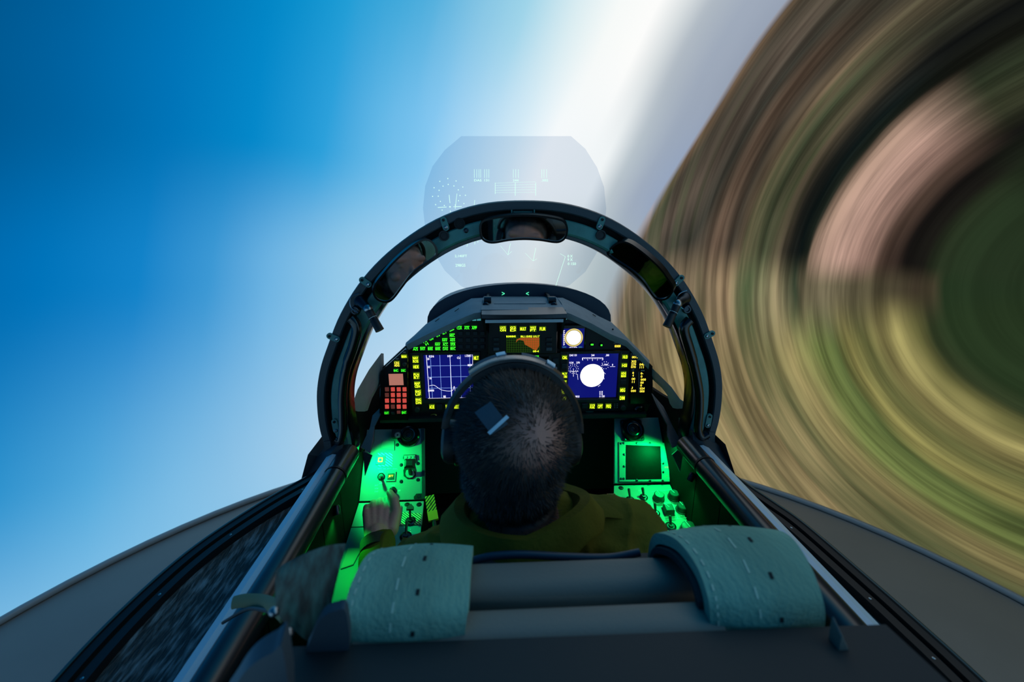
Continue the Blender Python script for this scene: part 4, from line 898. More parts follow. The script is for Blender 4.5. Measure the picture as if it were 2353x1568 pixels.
mb.add([(.468, y, z) for y, z in q]+[(a.x+.004, y, z) for y, z in q], [(0, 1, 2, 3, 4), (9, 8, 7, 6, 5)]+[(i, (i+1) % 5, 5+(i+1) % 5, 5+i) for i in range(5)]); mb.build('console_body', M['wall'], rc)
plate(RA, rc, [(1412, 1000), (1418, 1000), (1418, 1112), (1412, 1112)], 0, .004, 'teal', 'edge_strip')
plate(RA, rc, [(1422, 1108), (1421, 1017), (1532, 1019), (1538, 1108)], 0, .006, 'console', 'display_frame')
plate(RA, rc, [(1437, 1103), (1437, 1024), (1516, 1027), (1519, 1102)], .006, .0075, 'offscreen', 'display')
for x, y in ((1426, 1021), (1462, 1020), (1492, 1020), (1433, 1046), (1433, 1073), (1426, 1101), (1432, 1101), (1462, 1105), (1492, 1106), (1521, 1106), (1522, 1086), (1522, 1066), (1432, 1020)): 
    mb = RA.mb(); p = RA.l(x, y); mb.lathe((p.x, p.y, .006), (0, 0, 1), [(.0035, 0), (.0035, .0015), (.001, .002)], 10); mb.build('screw', M['dsteel'], rc)
square_button(RA, rc, 1530, 1075, 15, 'HI'); square_button(RA, rc, 1530, 1095, 15, 'LO', 'lumeg')
screw(RB, rc, 1427, 1122, .006)
toggle(RB, rc, 1448, 1150, (-.001, .022), .013); toggle(RB, rc, 1479, 1144, (-.002, .016), .012); toggle(RB, rc, 1506, 1181, (0, .016), .013); toggle(RB, rc, 1541, 1211, (0, .016), .015)
knob(RB, rc, 1513, 1147, .016, .02, .2); knob(RB, rc, 1547, 1144, .016, .02, .5); knob(RB, rc, 1535, 1177, .019, .02, .6, True); knob(RB, rc, 1566, 1173, .016, .02, .3); knob(RB, rc, 1582, 1224, .024, .022, .3)
plate(RB, rc, [(1441, 1160), (1442, 1153), (1459, 1152), (1460, 1158)], 0, .0012, 'hazL', 'striped_label')
prints(RB, rc, [('-', 1497, 1131, 1545, 1126), ('LIGHTS', 1523, 1128, 12), ('-', 1465, 1164, 1545, 1154), ('-', 1545, 1154, 1557, 1192), ('-', 1508, 1198, 1580, 1190), ('OXY', 1434, 1147, 8), ('NRST', 1434, 1152, 10), ('ARM', 1449, 1162, 12), ('DEMIST', 1474, 1128, 14), ('OFF', 1465, 1145, 7), ('SET', 1483, 1157, 7), ('STALL', 1500, 1163, 12), ('OFF', 1510, 1195, 7), ('FLOOD', 1529, 1160, 12), ('OFF', 1530, 1190, 7), ('OFF', 1564, 1186, 7), ('WASH', 1527, 1212, 10), ('TEST', 1542, 1223, 8), ('MODE', 1577, 1208, 12), ('LANDG', 1531, 1229, 14), ('EMG', 1562, 1228, 9), ('-', 1558, 1238, 1558, 1226)])
# flood lamps under the sill edges: their green light is theirs
def flood(name_label, loc, aim, watt, blend=.6, ang=95, c=(.0, 1., .17)):
    root = empty('flood_lamp', name_label, 'lamp')
    p = Vector(loc); d = (Vector(aim)-p).normalized()
    mb = MB(); mb.lathe(p-d*.02, d, [(.006, -.008), (.009, -.004), (.009, .014), (.0085, .016), (.0085, .012)], 18); mb.build('lamp_body', M['dsteel'], root, True)
    mb = MB(); mb.lathe(p-d*.02, d, [(.0083, .011), (.0083, .0125)], 18); mb.build('lens', emat('lens_green', (60, 255, 120), 1.5), root)
    ld = bpy.data.lights.new('flood_light', 'SPOT'); ld.energy = watt; ld.color = c; ld.spot_size = math.radians(ang); ld.spot_blend = blend; ld.shadow_soft_size = .008
    lo = bpy.data.objects.new('flood_light', ld); col.objects.link(lo); lo.parent = root; lo.location = p; lo.rotation_euler = d.to_track_quat('-Z', 'Y').to_euler()
flood('small flood lamp on the wall above the gear lever', (-.446, 1.205, 1.405), (-.36, 1.235, 1.275), 4.2, ang=118)
flood('small flood lamp on the wall above the dark display', (.450, 1.215, 1.425), (.37, 1.17, 1.24), 4.4, ang=150)
flood('flood lamp low on the wall beside the wrist', (-.462, 1.00, 1.335), (-.42, .90, 1.18), 1.2, ang=105, c=(.01, 1., .08))
flood('flood lamp low on the wall beside the rear knobs', (.456, 1.07, 1.36), (.37, 1.04, 1.2), 1.2, ang=125, c=(.01, 1., .14))
# air vents
def vent(pl, x, y, r, label, square):
    root = empty('air_vent', label, 'vent'); a = pl.l(x, y); m = pl.px(x, y); R = r*m
    mb = pl.mb()
    if square:
        q = []
        for k in range(4):
            t = math.pi/4+k*math.pi/2; c = Vector((a.x+R*1.12*math.cos(t), a.y+R*1.12*math.sin(t)))
            q += [(c.x+R*.2*math.cos(t+u_), c.y+R*.2*math.sin(t+u_)) for u_ in (-.9, 0, .9)]
        mb.prism(q, 0, .006, .001); mb.build('flange', M['black'], root)
        for k in range(4): t = math.pi/4+k*math.pi/2; s2 = pl.mb(); s2.lathe((a.x+R*1.12*math.cos(t), a.y+R*1.12*math.sin(t), .006), (0, 0, 1), [(.004, 0), (.004, .002), (.001, .003)], 10); s2.build('screw', M['dsteel'], root)
        mb = pl.mb()
    mb.lathe((a.x, a.y, 0), (0, 0, 1), [(R, 0), (R, .016), (R*.9, .02), (R*.82, .014), (R*.7, .012), (R*.6, .020), (R*.5, .021), (R*.42, .016), (.001, .018)], 32); mb.build('vent_body', M['gloss'], root, True)
    for k in range(3):
        mb = pl.mb(); rr = R*(.3+.12*k); mb.lathe((a.x, a.y, .017), (0, 0, 1), [(rr, 0), (rr, .003), (rr-.002, .003), (rr-.002, 0)], 24); mb.build('vent_ring', M['black'], root, True)
vent(LA, 940, 1003, 26, 'round black air vent above the gear lever', False)
vent(RA, 1452, 990, 25, 'black air vent with four corner screws above the dark display', True)
dg = empty('dial_gauge', 'tiny square black dial with a white radial face beside the vent', 'gauge')
plate(LA, dg, [(903, 1010), (903, 991), (924, 990), (924, 1009)], .004, .02, 'black', 'case')
mb = LA.mb(); c = LA.l(913.5, 1000, .021); m = LA.px(913, 1000)
for k in range(16): t = 2*math.pi*k/16; d = Vector((math.cos(t), math.sin(t), 0)); n_ = Vector((-d.y, d.x, 0))*.0004; mb.add([c+d*m*2.5-n_, c+d*m*7-n_, c+d*m*7+n_, c+d*m*2.5+n_], [(0, 1, 2, 3)])
mb.build('dial_face', M['white'], dg)
# bent strap plates between panel and side wall, with blade tips
for pts, tip, lab in (([(873, 938), (856, 955), (850, 983), (830, 1027), (850, 1042), (859, 1014), (860.5, 981), (876, 949)], [(834.5, 1038), (855, 1047), (838, 1094)], 'bent dark metal strap by the keypad side wall'), ([(1494, 898), (1510, 934), (1534, 978), (1534, 1003), (1545, 1030), (1568, 1021), (1545, 978), (1536, 958), (1524, 934), (1503, 910)], [(1545, 1045), (1558, 1034), (1572, 1030), (1563, 1085)], 'bent dark metal strap by the amber readout panel')):
    root = empty('side_strap', lab, 'bracket'); lo = min(p[1] for p in pts); hi = max(p[1] for p in pts)
    def W_(x, y): return P(x, y, 1.34-.21*max(0, min(1, (y-lo)/(hi-lo))))
    for q, nm, m_ in ((pts, 'strap', 'rim'), (tip, 'blade_tip', 'guard')):
        v = [W_(*p) for p in q]; n = len(v); mb = MB(); off = Vector((0, .006, -.003)); mb.add(v+[p+off for p in v], [tuple(range(n)), tuple(reversed(range(n, 2*n)))]+[(i, (i+1) % n, n+(i+1) % n, n+i) for i in range(n)]); mb.build(nm, M[m_], root)
# striped pull handle and red tag
h = empty('pull_handle', 'yellow and black striped emergency pull handle beside the console', 'handle')
c = P(990, 1158, 1.12); d = (P(993.5, 1185, 1.09)-P(986, 1140, 1.14)).normalized(); sx = Vector((1, 0, 0)); nn = sx.cross(d).normalized(); sx = d.cross(nn)
R = Matrix((sx, d, nn)).transposed()
mb = MB(); mb.box((0, 0, 0), (.026, .046, .008), ch=.002); o = mb.build('striped_grip', M['hazY'], h); o.matrix_world = Matrix.Translation(c) @ R.to_4x4()
mb = MB(); mb.box((0, 0, 0), (.027, .026, .012), ch=.002); o = mb.build('grip_end', M['yellow'], h); o.matrix_world = Matrix.Translation(c+d*.037) @ R.to_4x4()
mb = MB(); put_text(mb, 'PULL', (0, 0, 0), .014, .005, math.pi/2); o = mb.build('print', M['deep'], h); o.matrix_world = Matrix.Translation(c+nn*(.0046 if nn.dot(CAM-c) > 0 else -.0046)) @ R.to_4x4()
mb = MB(); mb.cyl(c+d*.05, c+d*.12, .006, .006, 12); mb.build('stem', M['black'], h, True)
tg = empty('warning_tag', 'small red and white warning tag beside the knobs console', 'tag')
c = P(1403.5, 1144, 1.14); mb = MB(); mb.box(c, (.024, .004, .024)); mb.build('tag_plate', M['red'], tg)
for dx, dz, rr in ((-.004, .003, .8), (.003, -.004, .8), (.004, .006, -.6)):
    mb = MB(); mb.box(c+Vector((dx, -.0026, dz)), (.004, .0008, .012), Matrix.Rotation(rr, 3, 'Y')); mb.build('mark', M['white'], tg)
mb = MB(); mb.cyl(c+Vector((0, .004, 0)), c+Vector((.01, .02, -.1)), .005, .005, 10); mb.build('stem', M['black'], tg)
# ------------------------------------------------------------------ ejection seat
seat = empty('ejection_seat', 'dark ejection seat with padded grey headbox in the foreground', 'seat')
mb = MB()
xl0, xr0 = P(640, 1480, .29).x, P(2050, 1445, .29).x
mb.loft([[Vector((xl0, .300, 1.716)), Vector((xr0, .296, 1.716)), Vector((xr0, .296, 1.25)), Vector((xl0, .300, 1.25))], [Vector((xl0, .20, 1.724)), Vector((xr0, .20, 1.724)), Vector((xr0, .20, 1.25)), Vector((xl0, .20, 1.25))], [Vector((xl0, -.05, 1.70)), Vector((xr0, -.05, 1.70)), Vector((xr0, -.05, 1.25)), Vector((xl0, -.05, 1.25))]], close_v=True)
mb.f += [(3, 2, 1, 0), (8, 9, 10, 11)]; mb.build('headbox', M['box'], seat)
def pad(x0, x1, y0, y1, ztop, zb, r=.018):
    mb = MB(); rows = []
    prof = []
    for cy_, cz, t0 in ((y1-r, ztop-r, 0), (y0+r, ztop-r, math.pi/2)):
        for k in range(6): t = t0+math.pi/2*k/5; prof.append((cy_+r*math.cos(t), cz+r*math.sin(t)))
    prof += [(y0, zb), (y1, zb)]
    for x in [x0]+[x0+.008]+[x1-.008]+[x1]:
        k = .9 if x in (x0, x1) else 1.
        rows.append([Vector((x, (y-(y0+y1)/2)*k+(y0+y1)/2, zb+(z-zb)*(k if x in (x0, x1) else 1))) for y, z in prof])
    n = len(prof); mb.loft(rows, close_v=True); mb.f += [tuple(range(n)), tuple(range(3*n, 4*n))]; return mb
pad(P(800, 1430, .32).x, P(1660, 1420, .32).x, .294, .338, 1.716, 1.60).build('head_pad', M['pad'], seat, True)
pad(P(1040, 1340, .385).x, P(1600, 1330, .385).x, .364, .416, 1.698, 1.55).build('head_pad', M['pad'], seat, True)
mb = MB(); mb.box((0, .36, 1.30), (.44, .12, .70)); mb.build('backrest', M['box'], seat)
mb = MB(); mb.box((0, .62, .906), (.42, .46, .058)); mb.build('seat_pan', M['box'], seat)
# curled edge of the back cushion behind the collar
mb = MB(); mb.tube(crom([P(1085, 1290, .435), P(1130, 1279, .435), P(1200, 1275, .435), P(1300, 1280, .435), P(1400, 1282, .435), P(1470, 1270, .435)], 6), .0045, 10); mb.build('cushion_piping', M['fairing'], seat, True)
mb = MB(); a, b = P(1060, 1330, .445), P(1600, 1330, .445); mb.box(((a.x+b.x)/2, .45, 1.53), (b.x-a.x, .06, .22)); mb.build('back_cushion', M['box'], seat)
# side guards
def guard(pts, Y, m, th=.02):
    q = crom([P(x, y, Y) for x, y in pts], 4, True); n = len(q); mb = MB(); off = Vector((0, -th, -th*.6)); mb.add(q+[p+off for p in q], [tuple(range(n)), tuple(reversed(range(n, 2*n)))]+[(i, (i+1) % n, n+(i+1) % n, n+i) for i in range(n)]); return mb
guard([(712, 1490), (722, 1440), (745, 1398), (775, 1382), (800, 1388), (800, 1490)], .30, 'guard', .006).build('side_guard', M['guard'], seat, True)
guard([(530, 1590), (552, 1530), (590, 1478), (640, 1446), (664, 1440), (668, 1600)], .26, 'guard', .012).build('side_guard', M['guard'], seat, True)
guard([(1905, 1500), (1912, 1420), (1925, 1440), (1945, 1480), (1950, 1500)], .285, 'guard', .012).build('side_guard', M['pad'], seat, True)
for px, py, Y in ((662, 1456, .28), (630, 1407, .30)):
    mb = MB(); mb.ell(P(px, py, Y), (.004, .004, .004)); mb.build('stud', M['steel'], seat, True)
# ------------------------------------------------------------------ harness straps
def strap(rows_px, label, thick=.009, bend=.004):
    """rows_px: (Y, Z, left px, right px) going from behind the headbox over the pads and down"""
    root = empty('harness_strap', label, 'strap')
    rows = []
    for Y, Z, xl, xr in rows_px:
        rows.append((Vector((solveX(xl, Y, Z), Y, Z)), Vector((solveX(xr, Y, Z), Y, Z))))
    L = crom([r[0] for r in rows], 5); R_ = crom([r[1] for r in rows], 5)
    nrm = []
    for k in range(len(L)):
        d = (L[min(k+1, len(L)-1)]-L[max(k-1, 0)]).normalized(); e = (R_[k]-L[k]).normalized(); n_ = e.cross(d); n_.normalize(); nrm.append(n_ if n_.z > -.2 and n_.y > -2 else n_)
    N_ = 12; top = []
    for k in range(len(L)):
        top.append([L[k].lerp(R_[k], j/N_)+nrm[k]*(bend*math.sin(math.pi*j/N_)-bend) for j in range(N_+1)])
    mb = MB(); rr = []
    for k, row in enumerate(top):
        low = [p-nrm[k]*thick for p in row]
        rr.append(row+low[::-1])
    mb.loft(rr, close_v=True); n = len(rr[0]); mb.f += [tuple(range(n)), tuple(range((len(rr)-1)*n, len(rr)*n))]
    mb.build('webbing', M['webbing'], root, True)
    def along(u_, k): return L[k].lerp(R_[k], u_)+nrm[k]*(bend*math.sin(math.pi*u_)-bend+.0006)
    for u_, m_, ln, st_ in ((.40, 'stitch', 2, 4), (.06, 'stitch', 1, 2)):
        mb = MB()
        for k in range(1, len(L)-ln-1, st_):
            a_, b_ = along(u_, k), along(u_, k+ln); e = (R_[k]-L[k]).normalized()*.0009; mb.add([a_-e, b_-e, b_+e, a_+e], [(0, 1, 2, 3)])
        mb.build('stitching', M[m_], root, kind='stuff')
    mb = MB()
    for k in (4, 12, 18, 24):
        if k+1 < len(L): a_, b_ = along(.58, k), along(.58, k+1); e = (R_[k]-L[k]).normalized()*.0016; mb.add([a_-e, b_-e, b_+e, a_+e], [(0, 1, 2, 3)])
    mb.build('bar_tacks', M['stitchd'], root, kind='stuff')
    # folded second layer under the webbing
    mb = MB(); rr = []
    for k, row in enumerate(top):
        e = (R_[k]-L[k]).normalized()
        lowt = [p-nrm[k]*(thick+.003)+e*(-.004 if j < N_/2 else -.002) for j, p in enumerate(row)]
        low = [p-nrm[k]*.006 for p in lowt]; rr.append(lowt+low[::-1])
    mb.loft(rr, close_v=True); mb.f += [tuple(range(n)), tuple(range((len(rr)-1)*n, len(rr)*n))]
    mb.build('lower_layer', mat('webbing_dark', (26, 46, 50), .85, bump=.5, bscale=260), root, True)
def solveX(px, Y, Z):
    # x such that (x, Y, Z) lies in image column px: (p.rt)/(p.fw) = (px-CX)/F
    k = (px-CX)/F; dy, dz = Y-CAM.y, Z-CAM.z
    return CAM.x + (k*(fw.y*dy+fw.z*dz)-rt.y*dy)/(rt.x-k*fw.x)
strap([(.302, 1.700, 778, 1066), (.302, 1.724, 778, 1070), (.312, 1.738, 786, 1076), (.34, 1.742, 806, 1080), (.38, 1.735, 836, 1084), (.408, 1.722, 862, 1087), (.425, 1.705, 880, 1088), (.436, 1.66, 890, 1086), (.44, 1.58, 900, 1080)], 'worn teal webbing strap lying straight over the headbox beside the gear console')
strap([(.300, 1.700, 1640, 1905), (.300, 1.724, 1640, 1908), (.310, 1.740, 1632, 1895), (.34, 1.748, 1604, 1862), (.38, 1.744, 1560, 1820), (.41, 1.731, 1522, 1782), (.43, 1.712, 1496, 1750), (.442, 1.67, 1484, 1730), (.446, 1.58, 1480, 1720)], 'worn teal webbing strap slanting over the headbox beside the knobs console', .011, .006)
fl = empty('strap_flap', 'scuffed dark teal flap standing up beside the straight strap', 'flap')
M['flap'] = mat('flap_scuffed', (52, 100, 98), .6, bump=.4, bscale=120, mscale=55, stretch=(3, 1, .5), c2=(16, 44, 46))
rows = []
for t in [i/12 for i in range(13)]:
    xt = 634+152*t; yt = 1312-52*math.sin(t*math.pi*.5); xb = 668+72*t; yb = 1440+40*math.sin(math.pi*t*.6)
    a, b = P(xt, yt, .33+.04*t), P(xb, yb, .30+.02*t); rows.append([a.lerp(b, k/10)+Vector((0, -.012*math.sin(math.pi*k/10), 0)) for k in range(11)])
mb = MB(); mb.loft(rows, thick=(.002, .006, 0)); mb.build('leather', M['flap'], fl, True)
tb = empty('tie_tape', 'thin tan tape end lying across the cockpit rail', 'tape')
q = crom([P(535, 1386, .52), P(560, 1381, .50), P(600, 1383, .46), P(632, 1396, .38), P(650, 1410, .34)], 5)
mb = MB(); mb.tube(q, .008, 8, flat=.25); mb.build('tape', mat('tape_tan', (120, 118, 80), .8), tb, True)
q = crom([P(512, 1432, .50), P(560, 1404, .48), P(590, 1400, .45), P(640, 1412, .38)], 5); mb = MB(); mb.tube(q, .0022, 6); mb.build('cord', M['black'], tb, True)
# ------------------------------------------------------------------ pilot
def remeshed(mb, name, voxel, smooth_it=4, disp=None):
    me = mb.mesh(name); o = bpy.data.objects.new(name+'_tmp', me); col.objects.link(o)
    r = o.modifiers.new('r', 'REMESH'); r.mode = 'VOXEL'; r.voxel_size = voxel
    s_ = o.modifiers.new('s', 'SMOOTH'); s_.iterations = smooth_it; s_.factor = .5
    dg_ = bpy.context.evaluated_depsgraph_get(); out = bpy.data.meshes.new_from_object(o.evaluated_get(dg_)); out.name = name
    bpy.data.objects.remove(o); out.materials.clear()
    if disp:
        nv = [(v.co.copy(), v.normal.copy()) for v in out.vertices]; co = []
        for c_, n_ in nv: co += list(c_+n_*disp(c_))
        out.vertices.foreach_set('co', co); out.update()
    return out
HX, HY_, HZ = HC
RH = Matrix.Rotation(math.radians(16), 3, 'X') @ Matrix.Rotation(math.radians(4), 3, 'Y')   # head tipped back a little
def hp_(x, y, z): return HC + RH @ Vector((x, y, z))
NB = Vector((-.035, .575, 1.638))          # neck base
SR = P(1438, 1233, .62); SL = P(965, 1335, .62)          # shoulder joints
EL = Vector((-.325, .79, 1.235)); WL = P(866, 1250, .985)
KN = P(866, 1172, 1.075)
ER = Vector((.25, .74, 1.22)); WR = Vector((.06, .98, 1.16))
body = MB()
# head
body.ell(HC, (.077, .097, .088), RH); body.ell(hp_(0, -.02, .018), (.079, .085, .085), RH); body.ell(hp_(0, .03, -.05), (.060, .068, .075), RH); body.ell(hp_(0, -.040, -.040), (.070, .066, .062), RH)
body.ell(hp_(0, .058, -.105), (.030, .032, .026), RH)                     # chin
body.caps(hp_(0, .092, -.012), hp_(0, .112, -.048), .008, .013); body.ell(hp_(-.011, .104, -.05), (.008, .009, .007)); body.ell(hp_(.011, .104, -.05), (.008, .009, .007))   # nose
body.caps(hp_(-.045, .083, .014), hp_(.045, .083, .014), .011, .011)      # brow
body.caps(hp_(-.018, .094, -.076), hp_(.018, .094, -.076), .0065, .0065); body.caps(hp_(-.015, .092, -.086), hp_(.015, .092, -.086), .007, .007)   # lips
for s in (-1, 1):
    body.ell(hp_(s*.032, .080, -.004), (.012, .010, .009), RH); body.ell(hp_(s*.045, .062, -.04), (.02, .02, .016), RH)
    body.ell(hp_(s*.079, -.005, -.018), (.009, .018, .030), RH @ Matrix.Rotation(s*.3, 3, 'Z')); body.ell(hp_(s*.077, .004, -.043), (.007, .009, .011), RH)
body.caps(hp_(0, -.015, -.06), NB+Vector((0, .0, -.03)), .055, .060)
# trunk and limbs
CH = Vector((-.02, .60, 1.38)); PV = Vector((0, .60, 1.08))
body.caps(NB+Vector((0, 0, -.02)), CH, .06, .12); body.caps(CH, PV, .12, .125)
for S_, E_, W_, kn in ((SL, EL, WL, None), (SR, ER, WR, None)):
    body.caps(NB+Vector((0, .02, -.06)), S_, .05, .05); body.caps(S_, E_, .046, .038); body.caps(E_, W_, .037, .026)
for s in (-1, 1):
    K_ = Vector((s*.17, 1.12, 1.14)); A_ = Vector((s*.15, 1.42, .93)); body.caps(PV+Vector((s*.09, 0, -.02)), K_, .075, .055); body.caps(K_, A_, .05, .038); body.caps(A_, A_+Vector((0, .15, -.01)), .036, .03)
# left hand: palm, four curled fingers, thumb along the switch
d = (KN-WL).normalized(); n_ = (CAM-KN).normalized(); n_ = (n_-d*n_.dot(d)).normalized(); tdir = d.cross(n_).normalized()   # towards the thumb side
if tdir.x < 0: tdir = -tdir
Lp_ = (KN-WL).length
def hd(a_, t_, z_): return WL + d*(a_*Lp_) + tdir*t_ + n_*z_
body.caps(WL, hd(.25, 0, 0), .026, .028)
for t_, ra, rb in ((.026, .018, .0135), (.009, .019, .0135), (-.009, .018, .0125), (-.026, .016, .0115)): body.caps(hd(.12, t_*.55, -.002), hd(.95, t_, 0), ra, rb)
body.ell(hd(.4, .028, -.012), (.022, .022, .022))
fingers = []
for i, (t_, a_, ln) in enumerate(((.027, .97, .044), (.009, 1.02, .047), (-.009, .98, .044), (-.026, .90, .036))):
    b0 = hd(a_, t_, 0); spread = tdir*(t_*.10)
    up_k = .10 if i == 0 else -.1
    d1 = (d*.86+n_*(-.35+up_k)+spread).normalized(); p1 = b0+d1*ln; d2 = (d*.20-n_*.95+tdir*.10).normalized(); p2 = p1+d2*ln*.62; d3 = (d*-.35-n_*.9).normalized(); p3 = p2+d3*ln*.5
    body.caps(b0, p1, .0118, .0102, 12); body.caps(p1, p2, .0103, .0092, 12); body.caps(p2, p3, .0092, .0078, 12); fingers.append((p1, p2, p3))
tb0 = hd(.38, .036, -.004); tb1 = hd(.80, .050, .010); tb2 = hd(1.14, .046, .016); tb3 = hd(1.44, .034, .010)
body.caps(tb0, tb1, .019, .0142, 14); body.caps(tb1, tb2, .0142, .0118, 14); body.caps(tb2, tb3, .0120, .0098, 14)
# right hand on the stick
rd = Vector((-.3, .9, .1)).normalized()
body.caps(WR, WR+rd*.08, .026, .032)
for k in range(4): b0 = WR+rd*.085+Vector((.01, 0, .028-.019*k)); body.caps(b0, b0+Vector((-.035, .02, 0)), .0105, .010, 10); body.caps(b0+Vector((-.035, .02, 0)), b0+Vector((-.055, -.01, 0)), .010, .009, 10)
body.caps(WR+rd*.03+Vector((-.02, 0, .02)), WR+rd*.075+Vector((-.04, 0, .05)), .013, .010, 10)
me = remeshed(body, 'person', .0032, 3)
person = link('person', me, None, label='person with short dark hair in an olive flight suit reaching to the console', cat='person', smooth=True)
# scalp: skin that turns to dark stubble where hair grows
sk = mat('skin_scalp', (206, 150, 132), .5, bump=.25, bscale=180); t = sk.node_tree; bs = t.nodes['Principled BSDF']
CR = hp_(.016, -.066, .052)      # thin crown
tc = t.nodes.new('ShaderNodeTexCoord')
def vdist(c, r0, r1):
    v = t.nodes.new('ShaderNodeVectorMath'); v.operation = 'DISTANCE'; t.links.new(tc.outputs['Object'], v.inputs[0]); v.inputs[1].default_value = c
    m = t.nodes.new('ShaderNodeMapRange'); m.interpolation_type = 'SMOOTHSTEP'; t.links.new(v.outputs['Value'], m.inputs[0]); m.inputs[1].default_value = r0; m.inputs[2].default_value = r1; return m.outputs[0]
mx_ = t.nodes.new('ShaderNodeMath'); mx_.operation = 'MULTIPLY'
nz = [n for n in t.nodes if n.type == 'TEX_NOISE'][0]
f1 = vdist(CR, .012, .062)
face = vdist(hp_(0, .115, -.06), .10, .115)
nk = t.nodes.new('ShaderNodeSeparateXYZ'); t.links.new(tc.outputs['Object'], nk.inputs[0]); nzr = t.nodes.new('ShaderNodeMapRange'); t.links.new(nk.outputs[2], nzr.inputs[0]); nzr.inputs[1].default_value = HZ-.125; nzr.inputs[2].default_value = HZ-.10
t.links.new(f1, mx_.inputs[0]); t.links.new(face, mx_.inputs[1]); m2 = t.nodes.new('ShaderNodeMath'); m2.operation = 'MULTIPLY'; t.links.new(mx_.outputs[0], m2.inputs[0]); t.links.new(nzr.outputs[0], m2.inputs[1])
mc = t.nodes.new('ShaderNodeMix'); mc.data_type = 'RGBA'; t.links.new(m2.outputs[0], mc.inputs[0]); mc.inputs[6].default_value = (*lin((196, 136, 118)), 1); mc.inputs[7].default_value = (*lin((40, 33, 31)), 1)
t.links.new(mc.outputs[2], bs.inputs['Base Color'])
me.materials.append(sk)
# hair: short strands rooted on the skull
hm = MB(); rnd = random.Random(3); cnt = 0
from mathutils.bvhtree import BVHTree
bv = BVHTree.FromPolygons([v.co for v in me.vertices], [tuple(p.vertices) for p in me.polygons])
while cnt < 15000:
    v = Vector((rnd.gauss(0, 1), rnd.gauss(0, 1), rnd.gauss(0, 1))).normalized()
    if v.z < -.86: continue
    if v.y > .35 and v.z < .62: continue                # face
    if v.y > -.25 and v.z < -.12: continue              # below the sideburns
    o_ = HC + RH @ (v*.3); hit = bv.ray_cast(o_, (HC-o_).normalized())
    if hit[0] is None or (hit[0]-HC).length > .14: continue
    p, nr = hit[0], hit[1]
    dc = (p-CR).length
    if rnd.random() > min(1, max(.10, (dc-.012)/.055)): continue
    cnt += 1
    swirl = nr.cross(p-CR); flow = (p-CR)*9 + swirl*4 + Vector((0, .1, -.1)); flow = (flow-nr*flow.dot(nr)); flow = flow.normalized() if flow.length > 1e-6 else Vector((0, 1, 0))
    ln = rnd.uniform(.010, .018)*(.7 if v.z < 0 else 1.); j = Vector((rnd.uniform(-.35, .35), rnd.uniform(-.35, .35), rnd.uniform(-.35, .35)))
    tip_ = p+(nr*.55+flow*.75+j).normalized()*ln; e = nr.cross(tip_-p).normalized()*.00055
    hm.add([p-e-nr*.001, p+e-nr*.001, tip_], [(0, 1, 2)])
ho = bpy.data.meshes.new('hair'); ho.from_pydata([tuple(p) for p in hm.v], [], hm.f); link('hair', ho, M['hair'], person, kind='stuff')
# flight suit
suit = MB()
suit.caps(NB+Vector((0, .01, -.055)), CH, .075, .145); suit.caps(CH, PV, .145, .145)
suit.ell(CH+Vector((0, -.01, .08)), (.17, .11, .13))
for S_, E_, W_, k in ((SL, EL, WL, -1), (SR, ER, WR, 1)):
    suit.caps(NB+Vector((k*.03, .01, -.05)), S_, .060, .066); suit.caps(S_, E_, .066, .056); Wc = E_+(W_-E_)*.93; suit.caps(E_, Wc, .055, .038)
    suit.ell(S_+Vector((0, 0, .0)), (.07, .07, .062))
for s in (-1, 1):
    K_ = Vector((s*.17, 1.12, 1.14)); A_ = Vector((s*.15, 1.42, .93)); suit.caps(PV+Vector((s*.09, 0, -.02)), K_, .09, .068); suit.caps(K_, A_, .064, .05)
def wr(c):
    q = c*9; rg = (1-abs(noise.noise(Vector((c.x*9+c.z*5, c.y*7, c.z*11+3)))))**5 + .7*(1-abs(noise.noise(Vector((c.x*17, c.y*12+c.x*9, c.z*15+9)))))**6
    return .009*rg-.006+ .010*noise.noise(q*1.6)+.006*noise.noise(Vector((c.x*26, c.y*12, c.z*38)))
sm = remeshed(suit, 'flight_suit', .005, 5, wr); link('flight_suit', sm, M['suit'], person, smooth=True)
# collar
mb = MB(); rows = []
for i in range(33):
    t_ = math.radians(-155+310*i/32-90); c_ = math.cos(t_); s_ = math.sin(t_); base = NB+Vector((.072*c_, .074*s_+.004, -.030-.016*s_+.022*max(0, c_)*max(0, .6-s_))); rows.append([base, base+Vector((c_*.012, s_*.012, .038)), base+Vector((c_*.026, s_*.026, .042)), base+Vector((c_*.048, s_*.044, .010+.006*math.sin(i*1.3)))])
mb.loft(rows, thick=(0, 0, -.005)); mb.build('collar', M['suit'], person, True)
# epaulette and name tape
ep = MB(); e0 = NB.lerp(SR, .45)+Vector((0, -.01, .024)); e1 = SR+Vector((-.01, -.01, .055)); ep.tube([e0, e0.lerp(e1, .5)+Vector((0, 0, .008)), e1], .024, 10, flat=.28, up_=Vector((0, 0, 1))); ep.build('shoulder_tab', M['suit'], person, True)
# cuffs
for E_, W_ in ((EL, WL), (ER, WR)):
    mb = MB(); a_ = E_+(W_-E_)*.84; b_ = E_+(W_-E_)*1.0; mb.lathe(a_, b_-a_, [(.041, 0), (.041, (b_-a_).length), (.034, (b_-a_).length+.001), (.034, .004)], 24); mb.build('cuff', mat('cuff_dark', (40, 42, 26), .9, bump=.5, bscale=200), person, True)
